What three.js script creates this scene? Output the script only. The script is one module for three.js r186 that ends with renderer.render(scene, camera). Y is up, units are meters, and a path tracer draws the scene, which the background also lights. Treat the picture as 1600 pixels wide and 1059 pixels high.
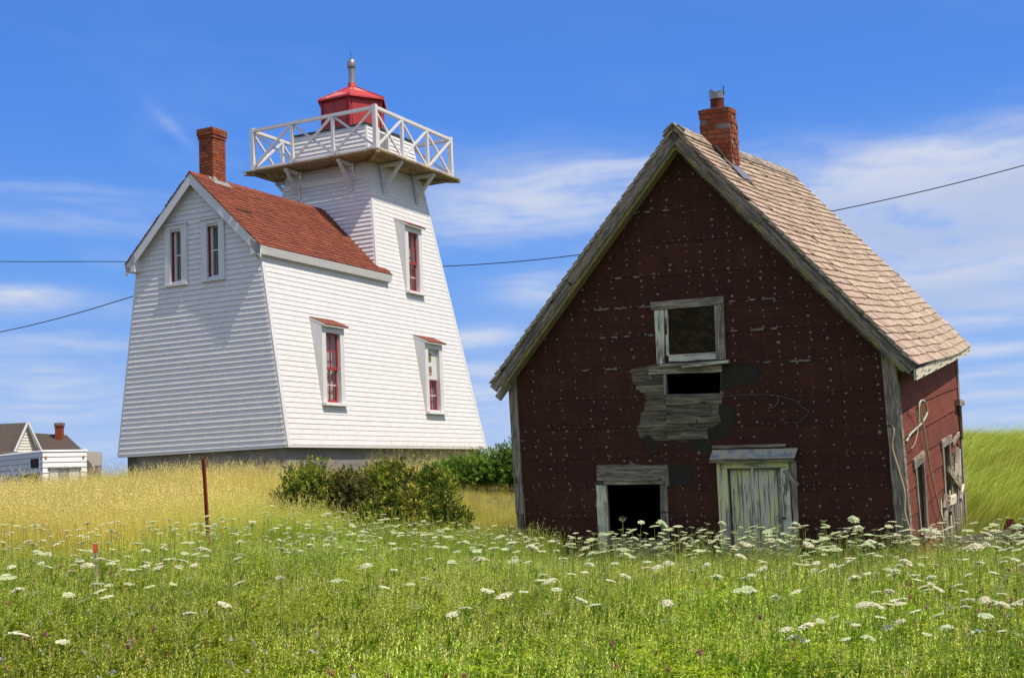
import * as THREE from 'three';
import { mergeGeometries } from 'three/addons/utils/BufferGeometryUtils.js';
import { Brush, Evaluator, SUBTRACTION } from 'three-bvh-csg';

// ---------- camera, sky, sun, exposure ----------
const scene = new THREE.Scene();
const camera = new THREE.PerspectiveCamera(29.11, 1600 / 1059, 0.1, 6000);
camera.position.set(0, 1.5, 0);
camera.rotation.set(0.1104, 0, -0.0423, 'YXZ');
scene.add(camera);
const renderer = new THREE.WebGLRenderer({ antialias: true });
renderer.setSize(1024, 677);
renderer.toneMapping = THREE.LinearToneMapping;
renderer.toneMappingExposure = 1.0;
renderer.shadowMap.enabled = true;
const V3 = (x, y, z) => new THREE.Vector3(x, y, z);

function rng(seed) { let a = seed >>> 0; return () => { a = (a + 0x6D2B79F5) | 0; let t = Math.imul(a ^ (a >>> 15), 1 | a); t = (t + Math.imul(t ^ (t >>> 7), 61 | t)) ^ t; return ((t ^ (t >>> 14)) >>> 0) / 4294967296; }; }
const R = rng(20240717);
const rr = (a, b, r = R) => a + (b - a) * r();
function hash(x, y) { let h = Math.imul(x | 0, 374761393) + Math.imul(y | 0, 668265263); h = Math.imul(h ^ (h >>> 13), 1274126177); return ((h ^ (h >>> 16)) >>> 0) / 4294967296; }
function vn(x, y, px = 0) { // value noise, optionally periodic in x
  const xi = Math.floor(x), yi = Math.floor(y), fx = x - xi, fy = y - yi, u = fx * fx * (3 - 2 * fx), v = fy * fy * (3 - 2 * fy);
  const w = (i) => px ? ((i % px) + px) % px : i;
  const a = hash(w(xi), yi), b = hash(w(xi + 1), yi), c = hash(w(xi), yi + 1), d = hash(w(xi + 1), yi + 1);
  return a + (b - a) * u + (c - a) * v + (a - b - c + d) * u * v;
}
function fbm(x, y, o = 4, px = 0) { let s = 0, a = 0.5, t = 0; for (let i = 0; i < o; i++) { s += a * vn(x + i * 17.3 * (px ? 0 : 1), y + i * 9.1, px); t += a; a *= 0.5; x *= 2; y *= 2; px *= 2; } return s / t; }
const sst = (a, b, x) => { const t = Math.min(1, Math.max(0, (x - a) / (b - a))); return t * t * (3 - 2 * t); };
const lerp = (a, b, t) => a + (b - a) * t;

const SKY = (() => {
  const W = 4096, H = 2048, data = new Float32Array(W * H * 4);
  const stops = [[-0.2, .30, .48, .84], [0.0, .34, .54, .88], [0.07, .25, .46, .88], [0.17, .155, .365, .87], [0.28, .088, .275, .82], [0.40, .062, .215, .71], [0.75, .045, .16, .56], [1.57, .032, .115, .43]];
  const base = (e) => { for (let i = 1; i < stops.length; i++) if (e <= stops[i][0]) { const a = stops[i - 1], b = stops[i], t = Math.max(0, (e - a[0]) / (b[0] - a[0])); return [1, 2, 3].map(k => lerp(a[k], b[k], t)); } return stops[7].slice(1); };
  // soft cloud fields: azimuth (right of the view axis), elevation, half widths, strength
  const px = (x, y, rx, ry, s, g = 0) => [(x - 800) / 2039, (755.6 - 0.0423 * (x - 800) - y) / 2039, rx / 2039, ry / 2039, s, g];
  // [x, y, rx, ry, strength, greyness, streakiness]
  const fields = [[1600, 262, 330, 26, .85, 0, .5], [1430, 296, 230, 36, .70, .05, .2], [1700, 345, 420, 80, .66, .6, .2], [1480, 375, 260, 56, .60, .8, .2], [1330, 385, 120, 20, .3, .2, .3], [1560, 428, 210, 16, .72, 0, .8], [1450, 470, 260, 34, .5, .7, .5], [1590, 396, 160, 10, .5, 0, .9],
    [880, 300, 190, 46, .58, .1, .5], [960, 268, 80, 9, .5, 0, .9], [770, 350, 190, 26, .34, .1, .9], [850, 455, 70, 22, .52, 0, .6], [745, 524, 80, 13, .66, 0, .5], [750, 575, 90, 16, .5, 0, .7], [765, 610, 80, 12, .5, 0, .8], [760, 650, 110, 34, .4, .2, .8],
    [1560, 505, 150, 10, .55, 0, .9], [1530, 548, 150, 11, .5, 0, .9], [1560, 590, 150, 13, .5, .1, .9], [1520, 622, 160, 9, .5, 0, .9], [1560, 655, 170, 12, .55, 0, .8], [1620, 470, 120, 12, .45, .2, .9],
    [50, 482, 74, 15, .72, .1, .4], [80, 500, 120, 16, .35, .5, .6], [70, 552, 190, 13, .45, .2, .8], [30, 590, 170, 12, .45, .1, .8], [60, 640, 200, 20, .5, .1, .8], [150, 605, 90, 10, .42, 0, .8], [160, 690, 170, 24, .36, .2, .8], [110, 345, 230, 16, .20, 0, .9], [90, 375, 220, 12, .22, 0, .9], [60, 330, 130, 8, .15, 0, .9]].map(q => [...px(q[0], q[1], q[2], q[3], q[4], q[5]), q[6]]);
  for (let j = 0; j < H; j++) {
    const el = ((j + 0.5) / H - 0.5) * Math.PI;
    const b0 = base(el);
    for (let i = 0; i < W; i++) {
      if (el < -0.12) { const k = (j * W + i) * 4; data[k] = b0[0]; data[k + 1] = b0[1]; data[k + 2] = b0[2]; data[k + 3] = 1; continue; }
      const ph = ((i + 0.5) / W - 0.5) * 2 * Math.PI; // atan2(z, x)
      let az = ph + Math.PI / 2; if (az > Math.PI) az -= 2 * Math.PI; if (az < -Math.PI) az += 2 * Math.PI;
      let c = 0, grey = 0;
      if (el > -0.05) {
        const P = 2 * Math.PI, ax = (az / P) * 64;
        // high thin streaks all round, thicker towards the horizon
        const st = fbm(ax * 1.0 + el * 6, el * 34, 5, 64);
        const band = sst(0.0, 0.05, el) * (1 - sst(0.12, 0.34, el)) * 0.9 + 0.10 * sst(.2, .5, el);
        c = band * sst(0.50, 0.82, st) * 0.75 * (Math.abs(az) < .48 ? 0.35 : 1);
        c += sst(0.55, 0.86, fbm(ax * .5 + el * 3 + 40, el * 9, 5, 32)) * 0.62 * sst(.26, .5, el);
        c += 0.20 * (1 - sst(0.0, 0.16, el)) * fbm(ax * .5, el * 22 + 7, 4, 32);
        if (Math.abs(az) < 0.62 && el < 0.34) {
          const w1 = fbm(az * 9 + 20, el * 18 + 8, 3) - .5, az2 = az + w1 * .05, el2 = el + w1 * .02;
          const n = fbm(az2 * 15 + el2 * 22 + 64, el2 * 60 + 3, 7), n2 = fbm(az2 * 26 + el2 * 60 + 90, el2 * 420, 5), n3 = fbm(az2 * 70 + 11, el2 * 160 + 30, 5);
          for (const f of fields) {
            const dx = (az2 - f[0]) / f[2], dy = (el2 - f[1]) / f[3], d = dx * dx + dy * dy;
            if (d > 6) continue;
            const tx = lerp(n * .62 + n3 * .38, n2 * .62 + n * .38, f[6]);
            const m = Math.exp(-d * .75) * f[4] * (0.36 + 1.05 * sst(0.28, 0.74, tx));
            c = 1 - (1 - c) * (1 - Math.min(.95, m)); grey = Math.max(grey, m * f[5]);
          }
          // a faint diagonal wisp
          const wx = az - (280 - 800) / 2039, wy = el - (755.6 + 22 - 220) / 2039, al = (wx * .72 - wy * .69) * 2039, ac = (wx * .69 + wy * .72) * 2039;
          c += 0.20 * Math.exp(-(al * al) / 1500) * Math.exp(-(ac * ac) / 60) * (0.4 + n2);
        }
      c += (.16 + .34 * sst(.40, .75, fbm(ax * .8 + el * 5 + 11, el * 12 + 5, 5, 64))) * sst(.30, .62, el) * .9;  // added cloud above the view, whitens the blue fill light
        c += (.62 * sst(.45, .9, Math.abs(az)) * (1 - sst(.35, .8, el))) * (.3 + fbm(ax + 5, el * 20, 4, 64));  // added veil beside and behind the view, lifts and neutralises shaded faces
        const cs = Math.cos(el) * Math.cos(ph) * .4439 + Math.sin(el) * .8466 + Math.cos(el) * Math.sin(ph) * .2947; c += .55 * Math.exp(-Math.acos(Math.min(1, cs)) / .32);  // whitish glow round the unseen sun, added for a more neutral fill
      }
      c = Math.min(.93, c);
      const cr = lerp(.72, .36, grey * 1.3), cg = lerp(.76, .47, grey * 1.3), cb = lerp(.86, .74, grey * 1.3);
      const k = (j * W + i) * 4;
      data[k] = lerp(b0[0], cr, c); data[k + 1] = lerp(b0[1], cg, c); data[k + 2] = lerp(b0[2], cb, c); data[k + 3] = 1;
    }
  }
  const t = new THREE.DataTexture(data, W, H, THREE.RGBAFormat, THREE.FloatType);
  t.mapping = THREE.EquirectangularReflectionMapping; t.magFilter = THREE.LinearFilter; t.minFilter = THREE.LinearFilter; t.needsUpdate = true;
  return t;
})();
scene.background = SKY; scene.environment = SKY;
const SUN = V3(0.823, 1.6, 0.588).normalize();
const sun = new THREE.DirectionalLight(0xfff0dc, 4.9);
sun.position.copy(SUN).multiplyScalar(80).add(V3(0, 0, -22)); sun.target.position.set(0, 0, -22);
sun.castShadow = true; Object.assign(sun.shadow.camera, { left: -40, right: 40, top: 40, bottom: -40, near: 1, far: 200 }); sun.shadow.mapSize.set(4096, 4096); sun.shadow.radius = 1;
scene.add(sun, sun.target);

// ---------- naming helpers ----------
const taken = {};
function numbered(n) { const k = taken[n] = (taken[n] ?? -1) + 1; return k ? `${n}_${String(k).padStart(3, '0')}` : n; }
function tag(o, label, category, group, kind) { if (label) o.userData.label = label; if (category) o.userData.category = category; if (group) o.userData.group = group; if (kind) o.userData.kind = kind; return o; }
function thing(name, label, category, pos = [0, 0, 0], rot = null, group) { const o = new THREE.Group(); o.name = numbered(name); scene.add(o); o.position.set(...pos); if (rot) o.rotation.set(rot[0], rot[1], rot[2], 'YXZ'); return tag(o, label, category, group); }
function part(parent, name, geo, mat, kind) {
  const g = Array.isArray(geo) ? merge(geo) : geo, m = new THREE.Mesh(g, mat); m.castShadow = m.receiveShadow = true;
  if (parent === scene) m.name = numbered(name); else { const t = parent.userData._n ??= {}; const k = t[name] = (t[name] ?? -1) + 1; m.name = k ? `${name}_${String(k).padStart(3, '0')}` : name; }
  if (kind) m.userData.kind = kind; parent.add(m); return m;
}
function merge(list) { return mergeGeometries(list.map(g => { const h = g.index ? g.toNonIndexed() : g; for (const k of Object.keys(h.attributes)) if (!['position', 'normal', 'uv', 'color'].includes(k)) h.deleteAttribute(k); return h; })); }

// ---------- textures ----------
function dtex(w, h, fn, { srgb = true, rep = null } = {}) {
  const d = new Uint8Array(w * h * 4);
  for (let y = 0; y < h; y++) for (let x = 0; x < w; x++) { const c = fn(x / w, y / h, x, y), k = (y * w + x) * 4; const a = Array.isArray(c) ? c : [c, c, c]; for (let i = 0; i < 3; i++) d[k + i] = Math.max(0, Math.min(255, a[i])); d[k + 3] = 255; }
  const t = new THREE.DataTexture(d, w, h); t.wrapS = t.wrapT = THREE.RepeatWrapping; t.magFilter = THREE.LinearFilter; t.minFilter = THREE.LinearMipmapLinearFilter; t.generateMipmaps = true;
  if (srgb) t.colorSpace = THREE.SRGBColorSpace; if (rep) t.repeat.set(...rep); t.needsUpdate = true; return t;
}
const grainF = (u, v) => { // streaks along u, tileable enough at plank scale
  const a = vn(u * 8, v * 150, 8), b = vn(u * 16, v * 60, 16), c = vn(u * 4, v * 22, 4), d = vn(u * 40, v * 260, 40);
  return a * .35 + b * .25 + c * .25 + d * .15;
};
const T_grain = dtex(512, 512, (u, v) => { const g = grainF(u, v), k = vn(u * 9, v * 9, 9) > .93 ? .6 : 1; return 255 * k * (0.42 + 0.58 * sst(.12, .85, g)); });
const T_grainB = dtex(512, 512, (u, v) => 255 * grainF(u, v), { srgb: false });
const peel = (lo, hi, paint) => dtex(512, 512, (u, v) => { const g = grainF(u, v), m = sst(lo, hi, fbm(u * 6, v * 34, 4, 6) * .65 + g * .35), w = 70 + 110 * g; const st = fbm(u * 12, v * 12, 3, 12) * .25 + .8; return [0, 1, 2].map(i => lerp(w * [1.04, .99, .92][i], paint[i] * st, m)); });
const T_peelYellow = dtex(512, 512, (u, v) => { const g = grainF(u, v), m = sst(.40, .56, fbm(u * 5, v * 40, 4, 5) * .62 + g * .38), w = 92 + 110 * g, p = sst(.3, .7, fbm(u * 3 + 9, v * 9, 3)); return [0, 1, 2].map(i => lerp(w * [1.03, .99, .93][i], [lerp(238, 226, p), lerp(230, 220, p), lerp(168, 200, p)][i] * (.88 + .14 * g), m)); });
const T_peelWhite = peel(.36, .54, [236, 230, 202]);
const T_peelRake = peel(.36, .64, [198, 168, 92]);
const T_white = dtex(1024, 128, (u, v, x, y) => { // painted shingle courses: faint butt joints
  const cell = u * 26, i = Math.floor(cell), o = .25 + .5 * hash(i % 26, 7), f = cell - i; const j = Math.abs(f - o) < .02 ? 0.90 : 1;
  const n = .955 + .045 * fbm(u * 40, v * 8, 3, 40); const tone = .965 + .035 * hash(i % 26 + (f > o ? 1 : 0), 3);
  return 238 * j * n * tone;
});
const T_shake = dtex(512, 512, (u, v) => { const g = grainF(v, u); const s = sst(.62, .9, fbm(u * 5, v * 5, 4, 5)); return [0, 1, 2].map(i => lerp(255, [196, 180, 168][i], s) * (0.56 + .44 * sst(.1, .75, g))); });
const T_gran = dtex(512, 512, (u, v) => { const a = hash(u * 512, v * 512), b = fbm(u * 9, v * 9, 4, 9); return 255 * (0.62 + .22 * a + .18 * b); });
const T_brick = dtex(256, 256, (u, v) => 255 * (0.62 + .26 * fbm(u * 14, v * 14, 4, 14) + .14 * hash(u * 256, v * 256)));
const T_conc = dtex(512, 512, (u, v) => { const a = fbm(u * 5, v * 5, 5, 5), s = fbm(u * 40, v * 2, 3, 40); return 255 * (0.55 + .28 * a + .14 * s + .05 * hash(u * 512, v * 512)); });
const T_siding = dtex(512, 512, (u, v) => { const g = hash(u * 512, v * 512), b = fbm(u * 6, v * 10, 4, 6), st = vn(u * 90, v * 6, 90); const brick = (Math.abs((v * 10) % 1 - .5) > .46 || Math.abs((u * 5 + (Math.floor(v * 10) % 2) * .5) % 1 - .5) > .475) ? .84 : 1; return 255 * brick * (0.5 + .24 * g + .24 * b + .08 * st); });
const T_faded = dtex(512, 512, (u, v) => { const m = sst(.52, .7, fbm(u * 7, v * 7, 5, 7)), n = .82 + .18 * fbm(u * 30, v * 4, 3, 30); return [lerp(255, 255, m) * n, lerp(255, 290, m) * n * .92, lerp(255, 290, m) * n * .92].map((c, i) => i ? c : c); });
const T_rust = dtex(256, 256, (u, v) => { const m = fbm(u * 8, v * 8, 5, 8); return [lerp(92, 168, m), lerp(40, 84, m * m), lerp(24, 44, m * m)]; });

const M = {}; const std = (o) => new THREE.MeshStandardMaterial({ roughness: .85, side: THREE.DoubleSide, ...o }); const lin = (r, g, b) => new THREE.Color().setRGB(r, g, b);
M.siding = std({ color: lin(.93, .93, .93), map: T_white, roughness: .55 });
M.white = std({ color: lin(.78, .78, .77), roughness: .5 });
M.whiteTrim = std({ color: lin(.88, .88, .87), map: dtex(256, 256, (u, v) => 236 * (.93 + .07 * fbm(u * 8, v * 30, 4, 8))), roughness: .5 });
M.redTrim = std({ color: lin(.36, .030, .028), roughness: .45 });
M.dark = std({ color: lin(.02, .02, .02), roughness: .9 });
M.curtain = std({ color: lin(.36, .35, .34), roughness: .95 });
M.glass = new THREE.MeshPhysicalMaterial({ color: 0xffffff, transmission: 1, thickness: 0, roughness: .03, ior: 1.5, side: THREE.DoubleSide });
M.dirtyGlass = new THREE.MeshPhysicalMaterial({ color: lin(.5, .5, .5), map: dtex(256, 256, (u, v) => { const s = vn(u * 14 + v * 9, v * 60 + u * 46), g = fbm(u * 7, v * 7, 4), m = sst(.42, .72, s * .55 + g * .45); return [lerp(40, 120, m), lerp(30, 84, m), lerp(22, 60, m)]; }), transmission: .35, thickness: 0, roughness: .12, ior: 1.5, side: THREE.DoubleSide });
M.roofRed = std({ color: lin(.315, .080, .037), map: T_gran, vertexColors: true, roughness: .95 });
M.lantern = std({ color: lin(.47, .032, .036), map: T_faded, roughness: .5 });
M.lanternRoof = std({ color: lin(1, 1, 1), map: dtex(512, 512, (u, v) => { const m = sst(.46, .66, fbm(u * 6, v * 6, 5, 6)), k = .85 + .15 * fbm(u * 30, v * 30, 3, 30); return [lerp(196, 218, m) * k, lerp(58, 136, m) * k, lerp(58, 126, m) * k]; }), roughness: .6 });
M.deck = [.9, 1.1, 1.3].map(k => std({ color: lin(.55 * k, .41 * k, .22 * k), map: T_grain, bumpMap: T_grainB, bumpScale: .002 }));
M.conc = std({ color: lin(.36, .35, .345), map: T_conc, bumpMap: T_conc, bumpScale: .004 });
M.galv = std({ color: lin(.55, .56, .57), metalness: .7, roughness: .45, map: T_conc });
M.metalDark = std({ color: lin(.06, .065, .07), metalness: .3, roughness: .6 });
M.brick = [[.38, .080, .022], [.45, .105, .03], [.31, .062, .02], [.36, .12, .06]].map(c => std({ color: lin(...c), map: T_brick, bumpMap: T_brick, bumpScale: .003 }));
M.mortar = std({ color: lin(.42, .34, .27), map: T_conc });
M.sealant = std({ color: lin(.55, .52, .5), map: T_conc });
M.wood = [[.47, .385, .295], [.39, .315, .24], [.55, .45, .35], [.33, .27, .205]].map(c => std({ color: lin(...c), map: T_grain, bumpMap: T_grainB, bumpScale: .004 }));
M.woodDark = [[.30, .235, .15], [.235, .18, .11], [.34, .27, .18], [.26, .205, .135]].map(c => std({ color: lin(...c), map: T_grain, bumpMap: T_grainB, bumpScale: .005 }));
M.redJamb = std({ color: lin(.26, .030, .022), roughness: .6 });
M.woodTan = std({ color: lin(.50, .42, .27), map: T_grain, bumpMap: T_grainB, bumpScale: .004 });
M.peelYellow = std({ color: lin(1, 1, 1), map: T_peelYellow, bumpMap: T_grainB, bumpScale: .003 });
M.peelWhite = std({ color: lin(1, 1, 1), map: T_peelWhite, bumpMap: T_grainB, bumpScale: .003 });
M.peelRake = std({ color: lin(.9, .9, .85), map: T_peelRake, bumpMap: T_grainB, bumpScale: .003 });
M.flashBlue = std({ color: lin(.86, .76, .58), map: dtex(256, 64, (u, v) => { const m = sst(.45, .6, fbm(u * 10, v * 4, 4, 10)); return [lerp(200, 150, m), lerp(200, 168, m), lerp(188, 190, m)]; }), roughness: .6 });
M.tar = std({ color: lin(.046, .034, .022), map: T_gran, roughness: .95 });
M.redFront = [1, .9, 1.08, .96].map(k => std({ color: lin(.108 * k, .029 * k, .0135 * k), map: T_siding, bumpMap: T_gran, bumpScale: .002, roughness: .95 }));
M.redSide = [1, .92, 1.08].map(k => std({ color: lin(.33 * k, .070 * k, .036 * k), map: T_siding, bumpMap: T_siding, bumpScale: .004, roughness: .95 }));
M.nail = std({ color: lin(.235, .19, .155), roughness: .9 });
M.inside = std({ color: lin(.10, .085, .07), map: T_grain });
M.shake = [[.65, .475, .345], [.57, .41, .295], [.71, .545, .41], [.62, .49, .385]].map(c => std({ color: lin(...c), map: T_shake, bumpMap: T_grainB, bumpScale: .003, roughness: .9 }));
M.shakeV = std({ color: lin(1, 1, 1), map: T_shake, vertexColors: true, roughness: .9 });
M.rust = std({ color: lin(1, 1, 1), map: T_rust, roughness: .9 });
M.orange = std({ color: lin(.48, .075, .04), roughness: .7 });
M.wire = std({ color: lin(.018, .018, .02), roughness: .6 });

// ---------- geometry helpers ----------
// a prism from a polygon in x,y between z0 and z1; uv in metres with u along the longest edge
function prism(poly, z0, z1, grain = true) {
  let p = poly.map(q => [q[0], q[1]]), A = 0; for (let i = 0; i < p.length; i++) { const a = p[i], b = p[(i + 1) % p.length]; A += a[0] * b[1] - b[0] * a[1]; } if (A < 0) p.reverse();
  let best = 0, ux = 1, uy = 0; if (grain) for (let i = 0; i < p.length; i++) { const a = p[i], b = p[(i + 1) % p.length], l = Math.hypot(b[0] - a[0], b[1] - a[1]); if (l > best) { best = l; ux = (b[0] - a[0]) / l; uy = (b[1] - a[1]) / l; } }
  const off = [R(), R()], tris = THREE.ShapeUtils.triangulateShape(p.map(q => new THREE.Vector2(...q)), []), pos = [], uv = [];
  const put = (q, z, e) => { pos.push(q[0], q[1], z); const s = q[0] * ux + q[1] * uy, t = -q[0] * uy + q[1] * ux + e; uv.push(s * .7 + off[0], t + off[1]); };
  for (const [a, b, c] of tris) { put(p[a], z1, 0); put(p[b], z1, 0); put(p[c], z1, 0); put(p[a], z0, 0); put(p[c], z0, 0); put(p[b], z0, 0); }
  for (let i = 0; i < p.length; i++) { const a = p[i], b = p[(i + 1) % p.length]; put(a, z0, z0); put(b, z0, z0); put(b, z1, z1); put(a, z0, z0); put(b, z1, z1); put(a, z1, z1); }
  const g = new THREE.BufferGeometry(); g.setAttribute('position', new THREE.Float32BufferAttribute(pos, 3)); g.setAttribute('uv', new THREE.Float32BufferAttribute(uv, 2)); g.computeVertexNormals(); return g;
}
const rect = (x0, x1, y0, y1) => [[x0, y0], [x1, y0], [x1, y1], [x0, y1]];
function box(x0, x1, y0, y1, z0, z1) { return prism(rect(x0, x1, y0, y1), z0, z1); }
// a bar from a to b: w across (towards side), h along the third axis
function bar(a, b, w, h, side = V3(0, 0, 1)) {
  const d = b.clone().sub(a), L = d.length(); d.normalize(); const s = side.clone().addScaledVector(d, -side.dot(d)).normalize(), n = d.clone().cross(s);
  const g = prism(rect(0, L, -w / 2, w / 2), -h / 2, h / 2); g.applyMatrix4(new THREE.Matrix4().makeBasis(d, s, n).setPosition(a)); return g;
}
// a solid from eight corners: four of one face (in order), four of the opposite one
function hexa(A, B, us = 1, vs = 1) {
  const pos = [], uv = [], o = [R(), R()]; const q = (a, b, c, d) => { const e = b.distanceTo(a), f = d.distanceTo(a); for (const [p, s, t] of [[a, 0, 0], [b, e, 0], [c, e, f], [a, 0, 0], [c, e, f], [d, 0, f]]) { pos.push(p.x, p.y, p.z); uv.push(s * us + o[0], t * vs + o[1]); } };
  q(...A); q(B[1], B[0], B[3], B[2]); for (let i = 0; i < 4; i++) { const j = (i + 1) % 4; q(A[j], A[i], B[i], B[j]); }
  const g = new THREE.BufferGeometry(); g.setAttribute('position', new THREE.Float32BufferAttribute(pos, 3)); g.setAttribute('uv', new THREE.Float32BufferAttribute(uv, 2)); g.computeVertexNormals(); return g;
}
function paint(g, c) { const n = g.attributes.position.count, a = new Float32Array(n * 3); for (let i = 0; i < n; i++) a.set(c, i * 3); g.setAttribute('color', new THREE.BufferAttribute(a, 3)); return g; }
function tube(pts, r, seg = 40, rad = 6) { return new THREE.TubeGeometry(new THREE.CatmullRomCurve3(pts), seg, r, rad); }
// the point seen at a pixel of the 1600 x 1059 photograph, at a distance along the view axis: used offline-style to stand things where they are
function at(px, py, depth) { const c = Math.cos(-.0423), s = Math.sin(-.0423), x = (px - 800) / 2039.2, y = -(py - 529.5) / 2039.2, a = x * c - y * s, b = x * s + y * c, cp = Math.cos(.1104), sp = Math.sin(.1104); const d = V3(a, b * cp + sp, b * sp - cp); return d.multiplyScalar(depth / -d.z).add(V3(0, 1.5, 0)); }

// ---------- terrain ----------
const HILL = (() => {
  const C = [[0, 0, .42], [-3, -6, .48], [3, -6, .40], [-3, -10, .58], [3, -10, .36], [-8, -10, .70], [8, -8, .38], [-6, -14, .82], [-9, -18, 1.0], [-10, -26, 1.28], [-3.6, -15, .76], [-2, -20, .62], [-4.6, -26.4, 1.66], [-8.8, -28.6, 1.62], [-.8, -34, 1.72], [-5, -36, 1.75], [-.6, -20, .34], [-.9, -25, .95], [5, -17, .20], [2.5, -15.5, .22], [7, -21, .28], [8.2, -24, .45], [7, -16, .28], [10, -18, .42], [14.5, -38, 1.9], [13, -30, 1.15], [6, -38, 1.85], [1, -38, 1.75], [20, -40, 1.9], [16, -22, .8], [-16, -20, 1.1], [-15, -34, 1.25], [0, -30, 1.60], [3, -30, 1.4], [2, -24, .6]];
  const n = C.length, N = n + 3, A = [...Array(N)].map(() => new Float64Array(N + 1)); const k = (d) => d > 1e-9 ? d * d * Math.log(d) : 0;
  for (let i = 0; i < n; i++) { for (let j = 0; j < n; j++) A[i][j] = k(Math.hypot(C[i][0] - C[j][0], C[i][1] - C[j][1])) + (i === j ? 1.5 : 0); A[i][n] = A[n][i] = 1; A[i][n + 1] = A[n + 1][i] = C[i][0]; A[i][n + 2] = A[n + 2][i] = C[i][1]; A[i][N] = C[i][2]; }
  for (let i = 0; i < N; i++) { let p = i; for (let r = i + 1; r < N; r++) if (Math.abs(A[r][i]) > Math.abs(A[p][i])) p = r;[A[i], A[p]] = [A[p], A[i]]; for (let r = 0; r < N; r++) if (r !== i) { const f = A[r][i] / A[i][i]; if (f) for (let c = i; c <= N; c++) A[r][c] -= f * A[i][c]; } }
  const w = A.map((r, i) => r[N] / r[i]);
  return (x, z) => {
    const cx = Math.max(-18, Math.min(22, x)), cz = Math.max(-42, Math.min(4, z)); let s = w[n] + w[n + 1] * cx + w[n + 2] * cz; for (let i = 0; i < n; i++) s += w[i] * k(Math.hypot(cx - C[i][0], cz - C[i][1]));
    const out = Math.hypot(x - cx, z - cz), far = sst(0, 40, out); const t = lerp(s, 1.25, far * .9) - sst(40, 400, out) * 5;
    return t + (fbm(x * .35 + 50, z * .35 + 50, 3) - .5) * .16;
  };
})();
// ---------- ground ----------
{
  const xs = [], zs = []; const axis = (a, b, n, out) => { const l = []; for (const d of out) l.push(a - d); l.reverse(); for (let i = 0; i <= n; i++) l.push(lerp(a, b, i / n)); for (const d of out) l.push(b + d); return l.sort((p, q) => p - q); };
  const O = [4, 10, 20, 40, 80, 160, 320, 700, 1500, 3500]; xs.push(...axis(-18, 22, 100, O)); zs.push(...axis(-44, 4, 120, O));
  const pos = [], uv = [], idx = [], col = []; for (const z of zs) for (const x of xs) { pos.push(x, HILL(x, z), z); uv.push(x, z); const n = fbm(x * .6 + 9, z * .6 + 9, 4); col.push(lerp(.060, .11, n), lerp(.075, .105, n), lerp(.022, .035, n)); }
  const w = xs.length; for (let j = 0; j < zs.length - 1; j++) for (let i = 0; i < w - 1; i++) { const a = j * w + i; idx.push(a, a + w, a + 1, a + 1, a + w, a + w + 1); }
  const g = new THREE.BufferGeometry(); g.setAttribute('position', new THREE.Float32BufferAttribute(pos, 3)); g.setAttribute('uv', new THREE.Float32BufferAttribute(uv, 2)); g.setAttribute('color', new THREE.Float32BufferAttribute(col, 3)); g.setIndex(idx); g.computeVertexNormals();
  tag(part(scene, 'ground', g, std({ color: 0xffffff, vertexColors: true, map: T_gran, roughness: 1 })), 'grassy field rising to a low hill', null, null, 'structure');
}

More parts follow.
